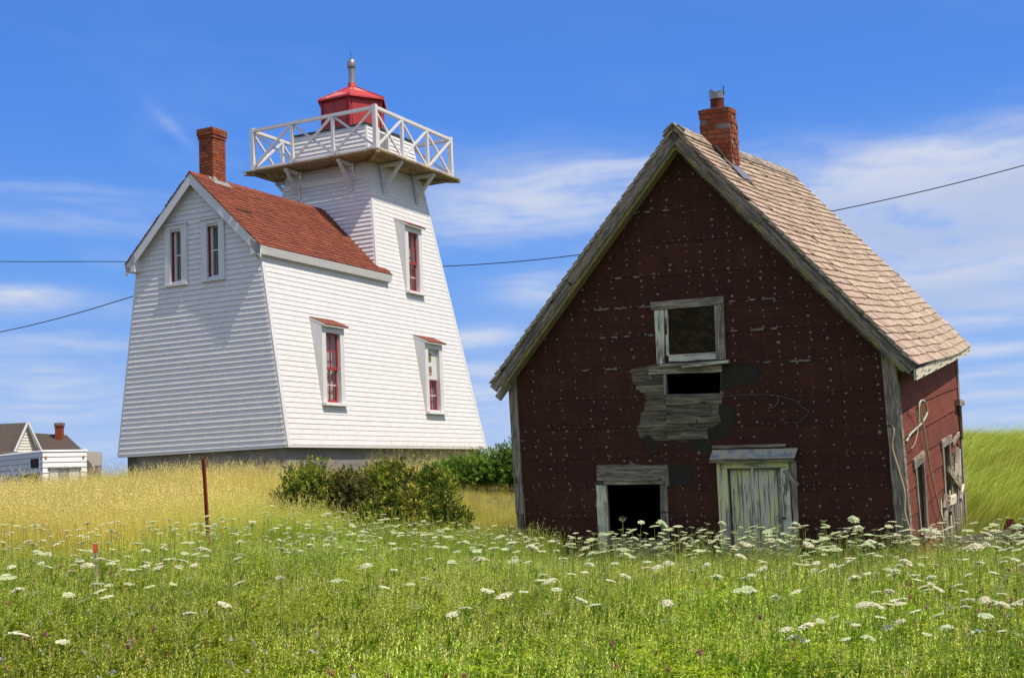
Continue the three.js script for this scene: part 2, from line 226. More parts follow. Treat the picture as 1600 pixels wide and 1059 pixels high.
// ---------- lighthouse with its dwelling ----------
// own axes: x along the sunlit long face, z towards the sun side, y up; the gable end is at x = 0
const LU = 8.567, LV = 4.571, TU = 3.842, TA = .1476, TB = .1576, CX = (LU + TU) / 2, CZ = -LV / 2;
const light = thing('lighthouse', 'white clapboard lighthouse tower with red lantern and red-roofed dwelling on the hilltop', 'lighthouse', [-4.648, 2.459, -26.6], [0, Math.PI / 2 - .46644, 0]);
const LW = (x, y, z) => light.localToWorld(V3(x, y, z)); light.updateMatrixWorld(true);
{
  const EX = .1105;
  // courses of clapboard on a plane: P(s, y, off) gives the point
  function clap(wall, P, y0, y1, left, right, holes = [], ex = EX, butt = .027) {
    const n = Math.round((y1 - y0) / ex);
    for (let i = 0; i < n; i++) {
      const a = y0 + (y1 - y0) * i / n, b = y0 + (y1 - y0) * (i + 1) / n + .012, m = (a + b) / 2; let spans = [[null, null]];
      for (const h of holes) if (m > h[2] && m < h[3]) { const nx = []; for (const [l, r] of spans) { if ((l ?? -99) >= h[1] || (r ?? 99) <= h[0]) { nx.push([l, r]); continue; } nx.push([l, h[0]]); nx.push([h[1], r]); } spans = nx; }
      const gs = []; const u0 = R() * 4;
      for (const [l, r] of spans) {
        const la = l ?? left(a), lb = l ?? left(b), ra = r ?? right(a), rb = r ?? right(b); if (ra - la < .02) continue; const rb2 = Math.max(rb, lb + .004), o = butt + R() * .003;
        const g = hexa([P(la, a, o), P(ra, a, o), P(rb2, b, .004), P(lb, b, .004)], [P(la, a, -.004), P(ra, a, -.004), P(rb2, b, -.006), P(lb, b, -.006)], .25, .25);
        const uv = g.attributes.uv; for (let k = 0; k < 6; k++) { const s = [la, ra, rb2, la, rb2, lb][k]; uv.setXY(k, s * .27 + u0, [0, 0, 1, 0, 1, 1][k] * .9 + .05); } gs.push(g);
      }
      if (gs.length) part(wall, 'clapboard', gs, M.siding);
    }
  }
  const roofY = (v) => 4.192 + .98 * ((v < LV / 2 ? v : LV - v) - .45); // top of the dwelling roof at a distance v back from the long face
  const halfG = (y) => Math.min(LV / 2 - TA * y, (5.991 - .17 - y) / .98);
  // openings
  const w1 = [1.56, 2.10, .96, 2.47], w2 = [5.88, 6.42, .90, 2.43], w3 = [5.86, 6.36, 3.92, 5.41], d1 = [5.52, 5.97, 7.24, 8.03];
  // --- long sunlit face
  const wallR = part(light, 'long_wall', hexaSheet((s, y) => V3(s, y, -TA * y - .012), [[0, 0], [LU, 0], [LU - TB * 7.1, 7.1], [TU + TB * 7.1, 7.1], [TU + TB * 4.2, 4.2], [0, 4.2]], [w1, w2, w3]), M.white);
  function hexaSheet(P, poly, holes) {
    const sh = new THREE.Shape(poly.map(p => new THREE.Vector2(...p))); for (const h of holes) sh.holes.push(new THREE.Path([[h[0], h[2]], [h[0], h[3]], [h[1], h[3]], [h[1], h[2]]].map(p => new THREE.Vector2(...p))));
    const g = new THREE.ShapeGeometry(sh), p = g.attributes.position; for (let i = 0; i < p.count; i++) { const v = P(p.getX(i), p.getY(i)); p.setXYZ(i, v.x, v.y, v.z); } g.computeVertexNormals(); return g.toNonIndexed();
  }
  const PR = (s, y, o) => V3(s, y + o * TA, -TA * y + o);
  clap(wallR, PR, .03, 7.09, (y) => y < 4.14 ? .04 : TU + TB * y + .03, (y) => LU - TB * y - .03, [w1, w2, w3], EX, .013);
  // --- gable end
  const g1 = [-2.98, -2.68, 3.66, 4.83], g2 = [-1.97, -1.66, 3.66, 4.83];
  const PG = (s, y, o) => V3(-o, y, s);
  const wallG = part(light, 'gable_wall', hexaSheet((s, y) => V3(.012, y, s), [[-LV, 0], [0, 0], [CZ + halfG(4.3), 4.3], [CZ, 5.80], [CZ - halfG(4.3), 4.3]], [g1, g2]), M.white);
  clap(wallG, PG, .03, 5.78, (y) => CZ - halfG(y) + .03, (y) => CZ + halfG(y) - .03, [g1, g2]);
  // --- tower face above the dwelling roof
  const PT = (s, y, o) => V3(TU + TB * y - o, y + o * TB, s);
  const wallT = part(light, 'tower_wall', hexaSheet((s, y) => PT(s, y, -.012), [[CZ - 2.2855 + TA * 4, 4], [-TA * 4, 4], [-TA * 7.1, 7.1], [-LV + TA * 7.1, 7.1]], []), M.white);
  clap(wallT, PT, 4.1, 7.09, (y) => -LV + TA * y + .03, (y) => -TA * y - .03);
  // --- the two faces turned away
  part(light, 'far_wall', hexaSheet((s, y) => V3(s, y, -LV + TA * y), [[0, 0], [LU, 0], [LU - TB * 7.1, 7.1], [TU + TB * 7.1, 7.1], [TU + TB * 4.2, 4.2], [0, 4.2]], []), M.siding);
  part(light, 'end_wall', hexaSheet((s, y) => V3(LU - TB * y, y, s), [[-LV, 0], [0, 0], [-TA * 7.1, 7.1], [-LV + TA * 7.1, 7.1]], []), M.siding);
  // --- watch room above the gallery
  const yA = 7.19, yB = 8.10, hb = (y) => (LU - TU) / 2 - TB * y;
  const WW = [part(light, 'watch_room_wall', hexaSheet((s, y) => V3(CX - hb(y) + .012, y, CZ + s), [[-hb(yA), yA], [hb(yA), yA], [hb(yB), yB], [-hb(yB), yB]], []), M.white),
    part(light, 'watch_room_wall', hexaSheet((s, y) => V3(s, y, CZ + hb(y) - .012), [[CX - hb(yA), yA], [CX + hb(yA), yA], [CX + hb(yB), yB], [CX - hb(yB), yB]], [d1]), M.white),
    part(light, 'watch_room_wall', hexaSheet((s, y) => V3(CX + hb(y), y, CZ + s), [[-hb(yA), yA], [hb(yA), yA], [hb(yB), yB], [-hb(yB), yB]], []), M.siding),
    part(light, 'watch_room_wall', hexaSheet((s, y) => V3(s, y, CZ - hb(y)), [[CX - hb(yA), yA], [CX + hb(yA), yA], [CX + hb(yB), yB], [CX - hb(yB), yB]], []), M.siding)];
  clap(WW[0], (s, y, o) => V3(CX - hb(y) - o, y, CZ + s), yA, yB, (y) => -hb(y) + .03, (y) => hb(y) - .03);
  clap(WW[1], (s, y, o) => V3(s, y, CZ + hb(y) + o), yA, yB, (y) => CX - hb(y) + .03, (y) => CX + hb(y) - .03, [d1]);
  part(light, 'watch_room_cap', box(CX - 1.14, CX + 1.14, 8.10, 8.135, CZ - 1.14, CZ + 1.14), M.metalDark);
  const dz = CZ + hb(7.6); part(light, 'hatch', [prism(rect(d1[0] + .03, d1[1] - .03, d1[2] + .02, d1[3] - .03), dz - .06, dz - .03)], std({ color: lin(.20, .21, .22), roughness: .4 }));
  part(light, 'hatch_frame', [prism(rect(d1[0] - .04, d1[0] + .03, d1[2], d1[3] + .04), dz - .06, dz + .05), prism(rect(d1[1] - .03, d1[1] + .04, d1[2], d1[3] + .04), dz - .06, dz + .05)], M.whiteTrim);
  // --- corner boards
  const cb = (a, b, s1, s2) => [bar(a, b, .11, .026, s1), bar(a, b, .026, .10, s1)];
  const corner = (f, y0, y1, ox, oz) => { const a = f(y0), b = f(y1); const d = b.clone().sub(a); a.x += ox * .016; b.x += ox * .016; a.z += oz * .016; b.z += oz * .016; const wx = .10;
    const A = (p, x0, x1, z0, z1) => [V3(p.x + x0, p.y, p.z + z0), V3(p.x + x1, p.y, p.z + z0), V3(p.x + x1, p.y, p.z + z1), V3(p.x + x0, p.y, p.z + z1)];
    part(light, 'corner_board', hexa(A(a, Math.min(0, -ox * wx), Math.max(0, -ox * wx), Math.min(0, -oz * wx), Math.max(0, -oz * wx)).reverse().reverse(), A(b, Math.min(0, -ox * wx), Math.max(0, -ox * wx), Math.min(0, -oz * wx), Math.max(0, -oz * wx)), .7, 1), M.whiteTrim); };
  corner((y) => V3(0, y, -TA * y), 0, 4.2, -1, 1); corner((y) => V3(0, y, -LV + TA * y), 0, 4.2, -1, -1);
  corner((y) => V3(LU - TB * y, y, -TA * y), 0, 7.09, 1, 1); corner((y) => V3(TU + TB * y, y, -TA * y), 4.25, 7.09, -1, 1); corner((y) => V3(TU + TB * y, y, -LV + TA * y), 4.3, 7.09, -1, -1);
  corner((y) => V3(CX - hb(y), y, CZ + hb(y)), yA, yB, -1, 1); corner((y) => V3(CX + hb(y), y, CZ + hb(y)), yA, yB, 1, 1); corner((y) => V3(CX - hb(y), y, CZ - hb(y)), yA, yB, -1, -1);
  // --- concrete foundation
  part(light, 'foundation', [box(.13, LU - .13, -1.3, -.012, -.42, -.14), box(.13, .41, -1.3, -.012, -LV + .14, -.42), box(.13, LU - .13, -1.3, -.012, -LV + .14, -LV + .42), box(LU - .41, LU - .13, -1.3, -.012, -LV + .42, -.42)], M.conc);
  part(light, 'sill_board', [box(-.015, LU, -.03, .022, -.10, .018), box(-.02, .10, -.03, .022, -LV, -.10)], M.whiteTrim);
  // --- dwelling roof
  const roof = part(light, 'roof', [[0, 1], [1, -1]].map(([k, sg]) => {
    const z = (v) => k ? -LV + v : -v; const e = .45, t = .05, y0 = 4.192 - .035, r = LV / 2, yr = 5.991 - .035;
    return hexa([V3(-.18, y0, z(e)), V3(4.88, y0, z(e)), V3(4.82, yr, z(r)), V3(-.18, yr, z(r))], [V3(-.18, y0 - t, z(e)), V3(4.88, y0 - t, z(e)), V3(4.82, yr - t, z(r)), V3(-.18, yr - t, z(r))]);
  }), M.whiteTrim);
  {
    const L = Math.hypot(LV / 2 - .45, 1.799), n = 22, c = .7142, sn = .6999;
    for (const k of [0, 1]) for (let i = 0; i < n; i++) {
      const r0 = L * i / n, gs = []; let x = -.21 - R() * .25; const y = 4.192 + r0 * sn, v = .45 + r0 * c; const end = y < 4.30 ? 4.93 : TU + TB * y + .05;
      while (x < end) {
        const w = .10 + R() * .14, xa = Math.max(-.215, x), xb = Math.min(end, x + w - .006); x += w; if (xb - xa < .02) continue; const dr = -.03 * R() - (R() < .5 ? .022 : 0);
        const pt = (X, r, h) => { const vv = .45 + r * c - h * sn; return V3(X, 4.192 + r * sn + h * c, k ? -LV + vv : -vv); };
        const ra = r0 + (i ? dr : -.02), rb = Math.min(L, r0 + L / n + .01), h = .013 + (dr < -.022 ? .005 : 0); const tone = .74 + .42 * R() + (R() < .06 ? -.12 : 0);
        gs.push(paint(hexa([pt(xa, ra, h), pt(xb, ra, h), pt(xb, rb, .001), pt(xa, rb, .001)], [pt(xa, ra, -.012), pt(xb, ra, -.012), pt(xb, rb, -.012), pt(xa, rb, -.012)]), [tone, tone * (.94 + .12 * R()), tone]));
      }
      part(roof, 'shingle_course', gs, M.roofRed);
    }
    part(roof, 'ridge_cap', [...Array(16)].map((_, i) => { const x0 = -.21 + i * .315, t = .8 + .3 * R(); return paint(mergeGeometries([hexa([V3(x0, 5.90, -LV / 2 + .11), V3(x0 + .33, 5.90, -LV / 2 + .11), V3(x0 + .33, 6.012, -LV / 2), V3(x0, 6.018, -LV / 2)], [V3(x0, 5.88, -LV / 2 + .11), V3(x0 + .33, 5.88, -LV / 2 + .11), V3(x0 + .33, 5.99, -LV / 2), V3(x0, 5.99, -LV / 2)]), hexa([V3(x0, 5.90, -LV / 2 - .11), V3(x0, 6.018, -LV / 2), V3(x0 + .33, 6.012, -LV / 2), V3(x0 + .33, 5.90, -LV / 2 - .11)], [V3(x0, 5.88, -LV / 2 - .11), V3(x0, 5.99, -LV / 2), V3(x0 + .33, 5.99, -LV / 2), V3(x0 + .33, 5.88, -LV / 2 - .11)])]), [t, t, t]); }), M.roofRed);
  }
  // rakes, soffit, eaves
  for (const k of [0, 1]) {
    const z = (v) => k ? -LV + v : -v, A = (x, v, d) => V3(x, 4.192 + .98 * (v - .45) - .055 - d, z(v));
    const rake = (x0, x1, d0, d1, v0, v1) => hexa([A(x0, v0, d0), A(x0, v1, d0), A(x0, v1, d1), A(x0, v0, d1)], [A(x1, v0, d0), A(x1, v1, d0), A(x1, v1, d1), A(x1, v0, d1)], 1, .7);
    part(light, 'rake_board', rake(-.20, -.172, -.03, .215, .44, LV / 2), M.whiteTrim);
    part(light, 'soffit', rake(-.172, -.022, .035, .055, .55, LV / 2), M.whiteTrim);
    part(light, 'frieze_board', rake(-.030, -.018, .07, .20, .58, LV / 2), M.whiteTrim);
    part(light, 'eave_board', [hexa([V3(-.20, 4.165, z(.425)), V3(4.90, 4.165, z(.425)), V3(4.90, 4.00, z(.47)), V3(-.20, 4.00, z(.47))], [V3(-.20, 4.150, z(.46)), V3(4.90, 4.15, z(.46)), V3(4.90, 4.0, z(.50)), V3(-.20, 4.0, z(.50))]), hexa([V3(-.20, 4.03, z(.47)), V3(4.9, 4.03, z(.47)), V3(4.9, 4.03, z(.62)), V3(-.20, 4.03, z(.62))], [V3(-.20, 4.00, z(.47)), V3(4.9, 4.0, z(.47)), V3(4.9, 4.0, z(.62)), V3(-.20, 4.0, z(.62))])], M.whiteTrim);
    part(light, 'rake_return', hexa([V3(-.20, 4.17, z(.43)), V3(-.20, 4.0, z(.46)), V3(-.20, 3.99, z(.70)), V3(-.20, 4.36, z(.70))], [V3(0, 4.17, z(.43)), V3(0, 4.0, z(.46)), V3(0, 3.99, z(.70)), V3(0, 4.36, z(.70))]), M.whiteTrim);
  }
  // --- brick chimney
  {
    const ch = part(light, 'chimney', box(.515, .915, 5.6, 7.07, -2.595, -2.235), M.mortar), X0 = .50, X1 = .93, Z0 = -2.61, Z1 = -2.22, h = .0715;
    for (let i = 0; i < 20; i++) {
      const y0 = 5.68 + i * h, top = i > 17 ? .035 : i === 17 ? .018 : 0, cut = (i % 2) ? .5 : 0;
      const runs = [[X0 - top, X1 + top, Z1 + top, 0], [X0 - top, X1 + top, Z0 - top, 1]];
      const row = (len, f) => { let a = 0; const w = len / 2; const c = [0]; if (cut) c.push(w * .5, w * 1.5, len); else c.push(w, len); for (let j = 0; j < c.length - 1; j++) f(c[j] + (j ? .005 : 0), c[j + 1] - (j < c.length - 2 ? .005 : 0)); };
      row(X1 - X0 + 2 * top, (a, b) => { for (const s of [0, 1]) { const zz = s ? Z0 - top : Z1 + top - .05; part(ch, 'brick', box(X0 - top + a, X0 - top + b, y0 + .008, y0 + h, zz, zz + .05), M.brick[Math.floor(R() * 4)]); } });
      row(Z1 - Z0 + 2 * top - .1, (a, b) => { const s0 = Z0 - top + .05; for (const s of [0, 1]) { const xx = s ? X1 + top - .05 : X0 - top; part(ch, 'brick', box(xx, xx + .05, y0 + .008, y0 + h, s0 + a + .003, s0 + b - .003), M.brick[Math.floor(R() * 4)]); } });
    }
    part(ch, 'chimney_cap', box(.465, .965, 7.112, 7.13, -2.645, -2.185), M.mortar);
    const fl = (x0, x1, v0, v1) => hexa([V3(x0, roofY(v0) + .028, -v0), V3(x1, roofY(v0) + .028, -v0), V3(x1, roofY(v1) + .028, -v1), V3(x0, roofY(v1) + .028, -v1)], [V3(x0, roofY(v0) + .012, -v0), V3(x1, roofY(v0) + .012, -v0), V3(x1, roofY(v1) + .012, -v1), V3(x0, roofY(v1) + .012, -v1)]);
    part(ch, 'flashing', [fl(.42, 1.0, 2.10, 2.24), fl(.40, .52, 2.16, 2.285), prism([[.49, 5.80], [.94, 5.80], [.94, 5.93], [.80, 5.96], [.7, 5.93], [.6, 6.0], [.49, 6.03]], -2.225, -2.212)], M.sealant);
  }
  // --- gallery: planked deck, brackets, railing
  {
    const deck = part(light, 'gallery_deck', [[-1, -1], [-1, 1], [1, 1], [1, -1]].map(([a, b]) => bar(V3(CX + a * 1.16, 7.075, CZ + b * 1.16), V3(CX + a * 2.00, 7.085, CZ + b * 2.00), .10, .07)), M.deck[1]);
    const H0 = 1.10, H1 = 2.02, nP = 7; // planks run round the tower and meet on the diagonals
    for (let sd = 0; sd < 4; sd++) for (let i = 0; i < nP; i++) {
      const a = lerp(H0, H1, i / nP) + .005, b = lerp(H0, H1, (i + 1) / nP) - .005, q = (s, o) => { const [x, z] = [[s, o], [o, -s], [-s, -o], [-o, s]][sd]; return [x, z]; };
      const c = [q(-a + .004, a), q(a - .004, a), q(b - .004, b), q(-b + .004, b)]; const f = (p, y) => V3(CX + p[0], y, CZ + p[1]);
      part(deck, 'deck_plank', hexa(c.map(p => f(p, 7.155)), c.map(p => f(p, 7.113)), .9, 1), M.deck[Math.floor(R() * 3)]);
    }
    const RR = 1.84, yb = 7.155, yt = 8.215;
    const cn = (sd, s) => { const [x, z] = [[s, RR], [RR, -s], [-s, -RR], [-RR, s]][sd]; return (y) => V3(CX + x, y, CZ + z); };
    const rail = part(light, 'railing', [0, 1, 2, 3].map(sd => bar(cn(sd, -RR)(yb + .05), cn(sd, RR - .03)(yb + .05), .03, .10, V3(0, 0, 1).applyAxisAngle(V3(0, 1, 0), sd * Math.PI / 2))), M.whiteTrim);
    for (let sd = 0; sd < 4; sd++) {
      const nrm = V3(0, 0, 1).applyAxisAngle(V3(0, 1, 0), sd * Math.PI / 2), P = [-RR, -RR / 3, RR / 3, RR];
      for (let k = 0; k < 3; k++) part(rail, 'post', bar(cn(sd, P[k])(yb), cn(sd, P[k])(k ? yt - .03 : yt + .07), k ? .075 : .10, k ? .075 : .10, nrm), M.whiteTrim);
      part(rail, 'top_rail', bar(cn(sd, -RR + .05)(yt), cn(sd, RR - .05)(yt), .085, .075, nrm), M.whiteTrim);
      for (let k = 0; k < 3; k++) for (const f of [0, 1]) { const o = nrm.clone().multiplyScalar(f ? .022 : -.022); part(rail, 'cross_brace', bar(cn(sd, P[k] + .04)(f ? yb + .11 : yt - .05).add(o), cn(sd, P[k + 1] - .04)(f ? yt - .05 : yb + .11).add(o), .04, .055, nrm), M.whiteTrim); }
      for (const s of [-.79, .79]) {
        const w = (y) => hb(y) + .02, F = (s2, o) => { const [x, z] = [[s2, o], [o, -s2], [-s2, -o], [-o, s2]][sd]; return [CX + x, CZ + z]; }, pt = (o, y) => { const [x, z] = F(s, o); return V3(x, y, z); };
        const tan = V3(1, 0, 0).applyAxisAngle(V3(0, 1, 0), sd * Math.PI / 2);
        const br = part(light, 'bracket', bar(pt(w(6.36) + .03, 6.36), pt(w(7.1) + .03, 7.105), .09, .06, tan), M.whiteTrim);
        part(br, 'bracket_arm', bar(pt(w(7.05) + .06, 7.045), pt(w(7.05) + .66, 7.045), .07, .075, tan), M.whiteTrim);
        part(br, 'bracket_brace', bar(pt(w(6.52) + .06, 6.50), pt(w(7.0) + .60, 7.03), .07, .07, tan), M.whiteTrim);
        part(br, 'bolt', [6.43, 6.55, 6.90].map(y => new THREE.CylinderGeometry(.012, .012, .02, 8).applyMatrix4(new THREE.Matrix4().makeRotationX(Math.PI / 2)).applyMatrix4(new THREE.Matrix4().makeRotationY(sd * Math.PI / 2)).translate(pt(w(y) + .065, y).x, y, pt(w(y) + .065, y).z)), M.metalDark);
      }
    }
  }
  // --- lantern
  {
    const A0 = 148 * Math.PI / 180, hx = (r, y, i) => { const a = A0 + i * Math.PI / 3; return V3(CX + r * Math.cos(a), y, CZ - r * Math.sin(a)); };
    const ln = part(light, 'lantern', [...Array(6)].map((_, i) => hexa([hx(.86, 8.13, i), hx(.86, 8.13, i + 1), hx(.86, 9.03, i + 1), hx(.86, 9.03, i)], [hx(.82, 8.13, i), hx(.82, 8.13, i + 1), hx(.82, 9.03, i + 1), hx(.82, 9.03, i)], .35, .35)), M.lantern);
    for (let i = 0; i < 6; i++) {
      part(ln, 'corner_trim', bar(hx(.868, 8.13, i), hx(.868, 9.02, i), .05, .05), M.lantern);
      const a = hx(.866, 8.20, i), b = hx(.866, 8.20, i + 1), n = a.clone().add(b).multiplyScalar(.5).sub(V3(CX, 8.20, CZ)).normalize();
      part(ln, 'panel', hexa([a.clone().lerp(b, .08), a.clone().lerp(b, .92), a.clone().lerp(b, .92).setY(8.93), a.clone().lerp(b, .08).setY(8.93)].map(p => p.addScaledVector(n, .012)), [a.clone().lerp(b, .08), a.clone().lerp(b, .92), a.clone().lerp(b, .92).setY(8.93), a.clone().lerp(b, .08).setY(8.93)].map(p => p.addScaledVector(n, -.01)), .35, .35), M.lantern);
    }
    const rf = part(light, 'lantern_roof', [...Array(6)].map((_, i) => hexa([hx(.98, 9.045, i), hx(.98, 9.045, i + 1), hx(.10, 9.50, i + 1), hx(.10, 9.50, i)], [hx(.98, 9.00, i), hx(.98, 9.00, i + 1), hx(.10, 9.45, i + 1), hx(.10, 9.45, i)], .35, .35)), M.lanternRoof);
    for (let i = 0; i < 6; i++) part(rf, 'roof_rib', bar(hx(.985, 9.05, i), hx(.10, 9.507, i), .04, .03), M.lanternRoof);
    part(rf, 'vent_collar', new THREE.CylinderGeometry(.105, .12, .16, 20).translate(CX, 9.54, CZ), M.lanternRoof);
    const vp = part(light, 'vent_pipe', new THREE.CylinderGeometry(.088, .088, .43, 20).translate(CX, 9.80, CZ), M.galv);
    part(vp, 'pipe_band', [9.635, 9.99].map(y => new THREE.CylinderGeometry(.095, .095, .025, 20).translate(CX, y, CZ)), M.galv);
    part(vp, 'vent_hood', [new THREE.LatheGeometry([[.085, 0], [.112, .0], [.118, .10], [.105, .17], [.075, .22], [.0, .235]].map(p => new THREE.Vector2(...p)), 20).translate(CX - .01, 10.03, CZ)], M.galv);
    part(vp, 'wind_vane', [prism([[-.03, 0], [.05, 0], [.03, .10], [-.045, .27], [-.05, .27], [-.03, .10]], -.006, .006).rotateY(.5).translate(CX - .03, 10.18, CZ)], M.metalDark);
  }
  // --- windows of the long face: upright boxes let into the leaning wall
  const drape = (x0, x1, y0, y1, z, sd) => { const g = new THREE.PlaneGeometry(x1 - x0, y1 - y0, 24, 1).translate((x0 + x1) / 2, (y0 + y1) / 2, z), p = g.attributes.position; for (let i = 0; i < p.count; i++) p.setZ(i, z + .012 * Math.sin(p.getX(i) * 70 + sd) + .006 * Math.sin(p.getX(i) * 173 + sd)); g.computeVertexNormals(); return g; };
  function boxWindow(o, meet, louvre) {
    const [x0, x1, y0, y1] = o, ys = y0 - .075, zf = -TA * ys + .045, c = .155; // front plane
    const wz = (y) => -TA * y, wn = part(light, 'window', [prism(rect(x0 - c, x0, y0 - .02, y1 + .16), zf - .03, zf), prism(rect(x1, x1 + c, y0 - .02, y1 + .16), zf - .03, zf), prism(rect(x0, x1, y1, y1 + .16), zf - .03, zf)], M.whiteTrim);
    const yT = y1 + .16, side = (x) => hexa([V3(x, ys, zf - .03), V3(x, yT, zf - .03), V3(x, yT + .16, wz(yT + .16) - .01), V3(x, ys, wz(ys) - .01)], [V3(x + .02, ys, zf - .03), V3(x + .02, yT, zf - .03), V3(x + .02, yT + .16, wz(yT + .16) - .01), V3(x + .02, ys, wz(ys) - .01)], .5, .5);
    part(wn, 'cheek', side(x0 - c), M.whiteTrim); part(wn, 'cheek', side(x1 + c - .02), M.whiteTrim);
    part(wn, 'jamb', [box(x0 - .02, x0, y0, y1, zf - .22, zf - .03), box(x1, x1 + .02, y0, y1, zf - .22, zf - .03), box(x0 - .02, x1 + .02, y1, y1 + .02, zf - .22, zf - .03)], M.whiteTrim);
    part(wn, 'sill', prism([[0, 0], [.075, 0], [.085, -.06], [-.14, -.06], [-.14, .01]], x0 - c - .01, x1 + c + .045).applyMatrix4(new THREE.Matrix4().makeBasis(V3(0, 0, 1), V3(0, 1, 0), V3(-1, 0, 0))).applyMatrix4(new THREE.Matrix4().makeScale(1, 1, 1)).translate(x0 + x1 + .035, ys + .055, zf), M.whiteTrim);
    const hd = (a, b, t) => hexa([V3(x0 - c - .004, a[1], a[0]), V3(x1 + c + .06, a[1], a[0]), V3(x1 + c + .06, b[1], b[0]), V3(x0 - c - .004, b[1], b[0])], [V3(x0 - c - .004, a[1] - t, a[0]), V3(x1 + c + .06, a[1] - t, a[0]), V3(x1 + c + .06, b[1] - t, b[0]), V3(x0 - c - .004, b[1] - t, b[0])], 1, 1);
    const zB = wz(yT + .22) + .01, hood = part(wn, 'hood', hd([zf + .085, yT + .0], [zB, yT + .20], .045), M.whiteTrim);
    for (let i = 0; i < 2; i++) part(hood, 'shingle_course', paint(hd([lerp(zf + .10, zB, i * .5), yT + .018 + .185 * i * .5 - (i ? .0 : .01)], [lerp(zf + .10, zB, i * .5 + .52), yT + .018 + .185 * (i * .5 + .52)], .014), [1 - .15 * i, 1 - .15 * i, 1 - .15 * i]), M.roofRed);
    const zs = zf - .105, s = .042;
    const sash = (a, b, z, bars) => { const g = part(wn, 'sash', [prism(rect(x0 + .005, x0 + s, a, b), z, z + .035), prism(rect(x1 - s, x1 - .005, a, b), z, z + .035), prism(rect(x0 + s, x1 - s, b - .04, b), z, z + .035), prism(rect(x0 + s, x1 - s, a, a + .06), z, z + .035)], M.redTrim);
      part(g, 'muntin', [prism(rect((x0 + x1) / 2 - .013, (x0 + x1) / 2 + .013, a + .06, b - .04), z + .006, z + .03)], M.redTrim);
      part(g, 'muntin', [prism(rect(x0 + s, (x0 + x1) / 2 - .013, (a + b) / 2 - .010, (a + b) / 2 + .012), z + .006, z + .03), prism(rect((x0 + x1) / 2 + .013, x1 - s, (a + b) / 2 - .010, (a + b) / 2 + .012), z + .006, z + .03)], bars);
      for (const q of [[x0 + s, (x0 + x1) / 2, a + .05, (a + b) / 2], [(x0 + x1) / 2, x1 - s, a + .05, (a + b) / 2], [x0 + s, (x0 + x1) / 2, (a + b) / 2, b - .03], [(x0 + x1) / 2, x1 - s, (a + b) / 2, b - .03]]) part(g, 'pane', new THREE.PlaneGeometry(q[1] - q[0], q[3] - q[2]).translate((q[0] + q[1]) / 2, (q[2] + q[3]) / 2, z + .014), M.glass); };
    const yM = louvre ? y0 + .78 : meet;
    sash(y0, yM, zs - .04, M.whiteTrim); if (!louvre) sash(yM - .05, y1, zs, M.redTrim);
    part(wn, 'curtain', [drape(x0 + .01, x0 + .265, y0, louvre ? yM : y1, zs - .10, 1), drape(x1 - .28, x1 - .01, y0, louvre ? yM : y1, zs - .115, 2)], M.curtain);
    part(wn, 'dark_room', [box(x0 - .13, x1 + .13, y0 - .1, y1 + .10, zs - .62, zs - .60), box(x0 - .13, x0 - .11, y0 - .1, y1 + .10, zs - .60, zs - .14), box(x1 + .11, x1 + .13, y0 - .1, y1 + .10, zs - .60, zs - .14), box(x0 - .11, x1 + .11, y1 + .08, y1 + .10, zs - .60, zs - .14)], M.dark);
    if (louvre) { const bd = part(wn, 'vent_board', prism(rect(x0 + .003, x1 - .003, yM, y1), zs - .012, zs + .012), M.whiteTrim);
      for (const yy of [y1 - .30, y1 - .63]) { part(bd, 'louvre_frame', [prism(rect(x0 + .03, x0 + .05, yy, yy + .20), zs + .012, zs + .028), prism(rect(x0 + .25, x0 + .27, yy, yy + .20), zs + .012, zs + .028), prism(rect(x0 + .05, x0 + .25, yy + .18, yy + .20), zs + .012, zs + .028), prism(rect(x0 + .05, x0 + .25, yy, yy + .02), zs + .012, zs + .028)], M.deck[1]);
        part(bd, 'louvre_back', prism(rect(x0 + .05, x0 + .25, yy + .02, yy + .18), zs + .012, zs + .014), M.dark);
        for (let i = 0; i < 4; i++) part(bd, 'louvre_slat', hexa([V3(x0 + .05, yy + .03 + i * .04, zs + .030), V3(x0 + .25, yy + .03 + i * .04, zs + .030), V3(x0 + .25, yy + .052 + i * .04, zs + .016), V3(x0 + .05, yy + .052 + i * .04, zs + .016)], [V3(x0 + .05, yy + .024 + i * .04, zs + .030), V3(x0 + .25, yy + .024 + i * .04, zs + .030), V3(x0 + .25, yy + .046 + i * .04, zs + .016), V3(x0 + .05, yy + .046 + i * .04, zs + .016)]), M.deck[2]); } }
  }
  boxWindow(w1, 1.72); boxWindow(w2, 0, true); boxWindow(w3, 4.66);
  // --- windows of the gable end
  for (const g of [g1, g2]) {
    const tf = new THREE.Matrix4().makeBasis(V3(0, 0, 1), V3(0, 1, 0), V3(-1, 0, 0)); // x across, y up, z out of the wall
    const [a, b, y0, y1] = g, c = .155, G = (q) => (Array.isArray(q) ? merge(q) : q).applyMatrix4(tf);
    const wn = part(light, 'window', G([prism(rect(a - c, a, y0 - .03, y1 + .09), .0, .060), prism(rect(b, b + c, y0 - .03, y1 + .09), .0, .060), prism(rect(a, b, y1, y1 + .09), 0, .060)]), M.whiteTrim);
    part(wn, 'head_cap', G(prism(rect(a - c - .03, b + c + .03, y1 + .09, y1 + .12), 0, .095)), M.whiteTrim);
    part(wn, 'sill', G(prism(rect(a - c - .005, b + c + .01, y0 - .075, y0 - .03), -.12, .085)), M.whiteTrim);
    part(wn, 'jamb', G([prism(rect(a - .02, a, y0, y1), -.16, 0), prism(rect(b, b + .02, y0, y1), -.16, 0)]), M.redJamb);
    part(wn, 'head_jamb', G(prism(rect(a, b, y1, y1 + .02), -.16, 0)), M.redJamb);
    const ym = (y0 + y1) / 2 + .02;
